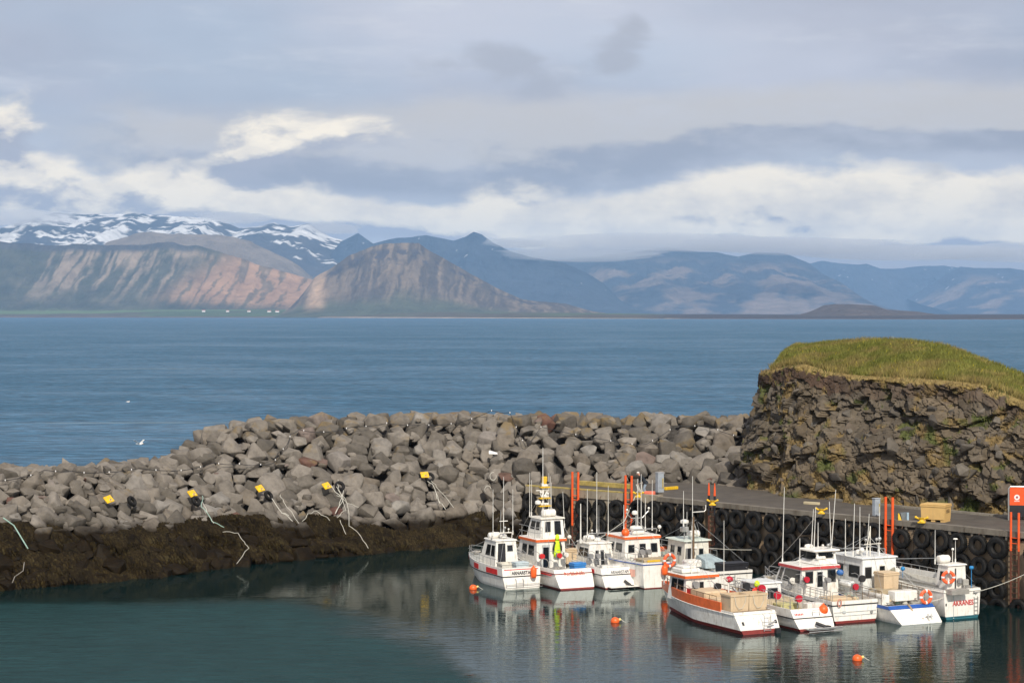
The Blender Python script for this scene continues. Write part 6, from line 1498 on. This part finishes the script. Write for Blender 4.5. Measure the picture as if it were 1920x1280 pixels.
RL = {1: ['green rope from the tyre at the second yellow plate down to the seaweed', 'pale rope snaking over the seaweed to the water below the second yellow plate', 'thin pale rope close along the green rope at the second yellow plate'],
      2: ['upper pale rope slanting right down from the third yellow plate', 'lower pale rope slanting right from the third yellow plate, ending furthest right', 'short rope end dropping from the ropes of the third yellow plate'],
      3: ['thick bundle of white rope hanging straight down from the fourth yellow plate', 'longest white rope running from the fourth yellow plate down to the water', 'short white rope going right from the bundle below the fourth yellow plate', 'short rope tail at the bottom of the bundle below the fourth yellow plate', 'inner white strand looping in the bundle below the fourth yellow plate', 'loose arched white rope lying left of the bundle below the fourth yellow plate'],
      4: ['white rope hanging lowest below the fifth yellow plate', 'white rope slanting furthest right from the fifth yellow plate', 'short white strand between the ropes of the fifth yellow plate']}
rid = ['first', 'second', 'third', 'fourth', 'fifth']
for i, (a, b_, od, _, tp) in enumerate(plates):
    q, n = surf(a, b_, .82); r0 = empty('mooring_plate', q); tag(r0, 'yellow steel mooring plate on the breakwater boulders, %s from the left' % od, 'mooring plate', 'yellow mooring plates on the breakwater')
    M = Vector((-n.x*.75, -n.y*.75, .66)).to_track_quat('Z', 'Y').to_matrix().to_4x4() @ Matrix.Rotation(R(8+random.uniform(-8, 8)), 4, 'Z')
    mb = MB(); mb.box(M @ Vector((0, 0, 0)), (.62, .52, .05), M=M); mb.build('plate', mat('plate_yellow', (.85, .50, .01), .55, dirt=(.35, .2, .05), dirt_amt=.35), r0)
    mb = MB()
    for sx in (-.18, .18): mb.lathe([(.03, 0), (.03, .05)], 8, M @ Matrix.Translation((sx, .12, .025)))
    mb.tube([M @ Vector((.05+.1*math.cos(t_), -.12+.1*math.sin(t_)*.6, .06+.03*math.sin(t_))) for t_ in np.linspace(0, 6.28, 13)], .02, 6); mb.build('shackle', steel, r0)
    q2, n = surf(tp[0], tp[1], .72); o = bpy.data.objects.new('tyre_fender', protos[0] if i % 2 else protos[2]); COL.objects.link(o); o.location = q2; k = .62
    o.scale = (k, k, k); o.rotation_euler = (R(58), 0, math.atan2(n.y, n.x)-R(90)+R(random.uniform(-15, 25))); tag(o, 'small black tyre lying on the boulders beside the %s yellow plate from the left' % od, 'tyre', 'small tyres beside the yellow plates')
    for j, rp in enumerate(ropes.get(i, [])):
        P_ = [surf(u, v, .80 if v < 985 else .95)[0] for u, v in rp]; PP = []
        for u in range(len(P_)-1):
            for w_ in range(4): PP.append(P_[u].lerp(P_[u+1], w_/4)+Vector((random.gauss(0, .03), 0, random.gauss(0, .03)+ .05*math.sin(w_/4*3.14))))
        PP.append(P_[-1]); line('mooring_rope', PP, .018 if j else .024, rope_w if not (i == 1 and j == 0) else rope_g, RL[i][j], grp='ropes trailing from the %s yellow plate' % od)
PP = [surf(u, v, .95)[0] for u, v in ((-8, 975), (12, 992), (20, 1008), (38, 1038))]; line('mooring_rope', PP, .04, rope_g, 'greenish rope running down over the seaweed at the left edge of the photo')
PP = [surf(u, v, .95)[0] for u, v in ((44, 1050), (42, 1070), (26, 1086), (8, 1096))]; line('mooring_rope', PP, .025, net_m, 'dark rope curving down to the water at the left edge')
line('mooring_rope', [pt(u, v, .03) for u, v in ((357, 1064), (356, 1057), (366, 1056), (370, 1061), (400, 1060), (430, 1058), (468, 1058))], .03, rope_g, 'pale green rope floating at the water edge below the second yellow plate')
line('mooring_rope', [pt(u, v, .03) for u, v in ((676, 1036), (690, 1034), (704, 1033), (702, 1035))], .025, rope_w, 'short end of white rope floating below the fourth yellow plate')
for k, (cx_, cy_) in enumerate(((912, 912), (922, 909))):
    q, n = surf(cx_, cy_, .8); line('rope_loop', [q+Vector((.24*math.cos(a), -.1, .3*math.sin(a))) for a in np.linspace(.3+k, 5.6+k, 14)], .025, rope_w, ('left' if k == 0 else 'right')+' one of two white rope loops on boulders above the leftmost boat', grp='white rope loops on the boulders')
q, n = surf(923, 861, .75); o = MB().frus([(-.35, -.1, -.05), (.32, -.05, -.1), (.3, .1, 0), (-.3, .1, .05)], [(-.35, 0, .18), (.25, -.05, -.02), (.3, .12, .04), (-.28, .15, .2)]).build('plastic_sheet', wm); o.location = q; tag(o, 'scrap of white plastic caught between the boulders in the middle of the breakwater', 'plastic scrap')
# string of lights on a cable along the upper stones
cpx = [(-20, 899), (40, 897), (75, 891), (135, 888), (190, 890), (260, 883), (330, 880), (400, 871), (440, 868), (480, 866), (505, 862), (520, 848), (530, 832), (545, 815), (560, 807), (600, 803), (660, 799), (720, 796), (790, 796), (860, 797), (920, 797), (955, 792), (985, 791), (1030, 796), (1080, 798), (1130, 800), (1180, 801), (1215, 807), (1270, 808), (1330, 810), (1380, 815), (1420, 818)]
CP = [surf(u, v, .62)[0] for u, v in cpx]; CP = [q for i_, q in enumerate(CP) if q.z < float(np.interp(0, [0, 1], [9.9, 9.9])) and (i_ == 0 or abs(q.y-CP[i_-1].y) < 7)]; cr = empty('light_cable', CP[0]); tag(cr, 'black cable with small white lamps strung along the upper boulders of the breakwater', 'cable')
PP = []
for i in range(len(CP)-1):
    for w_ in range(5): PP.append(CP[i].lerp(CP[i+1], w_/5)-CP[0]-Vector((0, 0, .08*math.sin(w_/5*math.pi))))
MB().tube(PP, .024, 5).build('cable', black, cr)
acc = 0; bulb = MB().sphere((0, 0, 0), .04, 8, 6).box((0, 0, .05), (.05, .05, .06)).build('bulb', wm, cr); bulb.location = PP[2]; lastp = PP[2]
for p_ in PP[3:]:
    if (p_-lastp).length > 1.6:
        c = bulb.copy(); COL.objects.link(c); c.location = p_-Vector((0, .05, 0)); lastp = p_
# gulls
def gull(p, sc_, lab, fly=True):
    r0 = empty('gull', p, R(-30)); tag(r0, lab, 'bird')
    MB().sphere((0, 0, 0), .12, 12, 8, (2.1, .8, .8)).sphere((.27, 0, .05), .07, 8, 6).tube([(-.2, 0, 0), (-.42, 0, .02)], .05, 6, r2=.02).build('body', wm, r0, smooth=True)
    if fly:
        for s_ in (-1, 1): MB().frus([(.12, s_*.05, .02), (-.1, s_*.05, .02), (-.16, s_*.6, .30), (.0, s_*.6, .30)] if s_ < 0 else [(-.1, .05, .02), (.12, .05, .02), (.0, .6, .30), (-.16, .6, .30)], [(.12, s_*.05, .05), (-.1, s_*.05, .05), (-.16, s_*.6, .32), (.0, s_*.6, .32)] if s_ < 0 else [(-.1, .05, .05), (.12, .05, .05), (.0, .6, .32), (-.16, .6, .32)]).build('wing', offgrey, r0)
    MB().tube([(.33, 0, .05), (.40, 0, .035)], .018, 5, r2=.006).build('beak', yel, r0); r0.scale = (sc_,)*3
gull(ptd(262, 832, 175), 1.1, 'white gull flying low over the sea left of the higher breakwater'); gull(pt(240, 753, .1), 1.3, 'tiny white gull resting on the open sea at the left', False)

# ------------------------------------------------------------------ haze over the bay
hm = bpy.data.materials.new('haze'); hm.use_nodes = True; T = NT(hm.node_tree); T.t.nodes.clear()
v = T.n('ShaderNodeVolumePrincipled'); v.inputs['Color'].default_value = (.38, .64, 1.0, 1); v.inputs['Density'].default_value = 2.9e-5; v.inputs['Anisotropy'].default_value = -.05
T.t.links.new(v.outputs[0], T.n('ShaderNodeOutputMaterial').inputs['Volume'])
mb = MB(); mb.box((0, 16000, 725), (64000, 36000, 1470)); hz = mb.build('haze', hm, kind='stuff')
# low cloud lying on the far tops
cmn = bpy.data.materials.new('cloud'); cmn.use_nodes = True; T = NT(cmn.node_tree); T.t.nodes.clear()
v = T.n('ShaderNodeVolumePrincipled'); v.inputs['Color'].default_value = (.96, .95, .94, 1); v.inputs['Anisotropy'].default_value = 0; v.inputs['Density'].default_value = .0012
T.t.links.new(v.outputs[0], T.n('ShaderNodeOutputMaterial').inputs['Volume'])
r_ = random.Random(5)
for i, (cx_, cy_, rx_, ry_) in enumerate(((1250, 454, 300, 16), (1480, 461, 230, 15), (1700, 473, 220, 15), (1900, 474, 190, 17), (1090, 478, 170, 13), (960, 456, 60, 8), (620, 428, 55, 9), (20, 408, 130, 15), (440, 408, 70, 9))):
    Y = 22500; c_ = ptd(cx_, cy_, Y); mb = MB(); k1 = Y/F
    prof = []; mb.lathe([(max(.02, math.sin(math.pi*j/14)), -math.cos(math.pi*j/14)) for j in range(15)], 40)
    vv3 = []
    for q in mb.v:
        n_ = 1+.30*(mnoise.noise(Vector((q[0]*2.5+i*7, q[1]*2, q[2]*1.2)))+.5*mnoise.noise(Vector((q[0]*6+i*7, q[1]*5, q[2]*3)))); vv3.append((q[0]*rx_*k1*n_, q[1]*900*n_, q[2]*ry_*k1*n_))
    mb.v = vv3; o = mb.build('cloud', cmn, kind='stuff'); o.location = c_; o.location.z = min(o.location.z, 1440-ry_*k1*1.5)
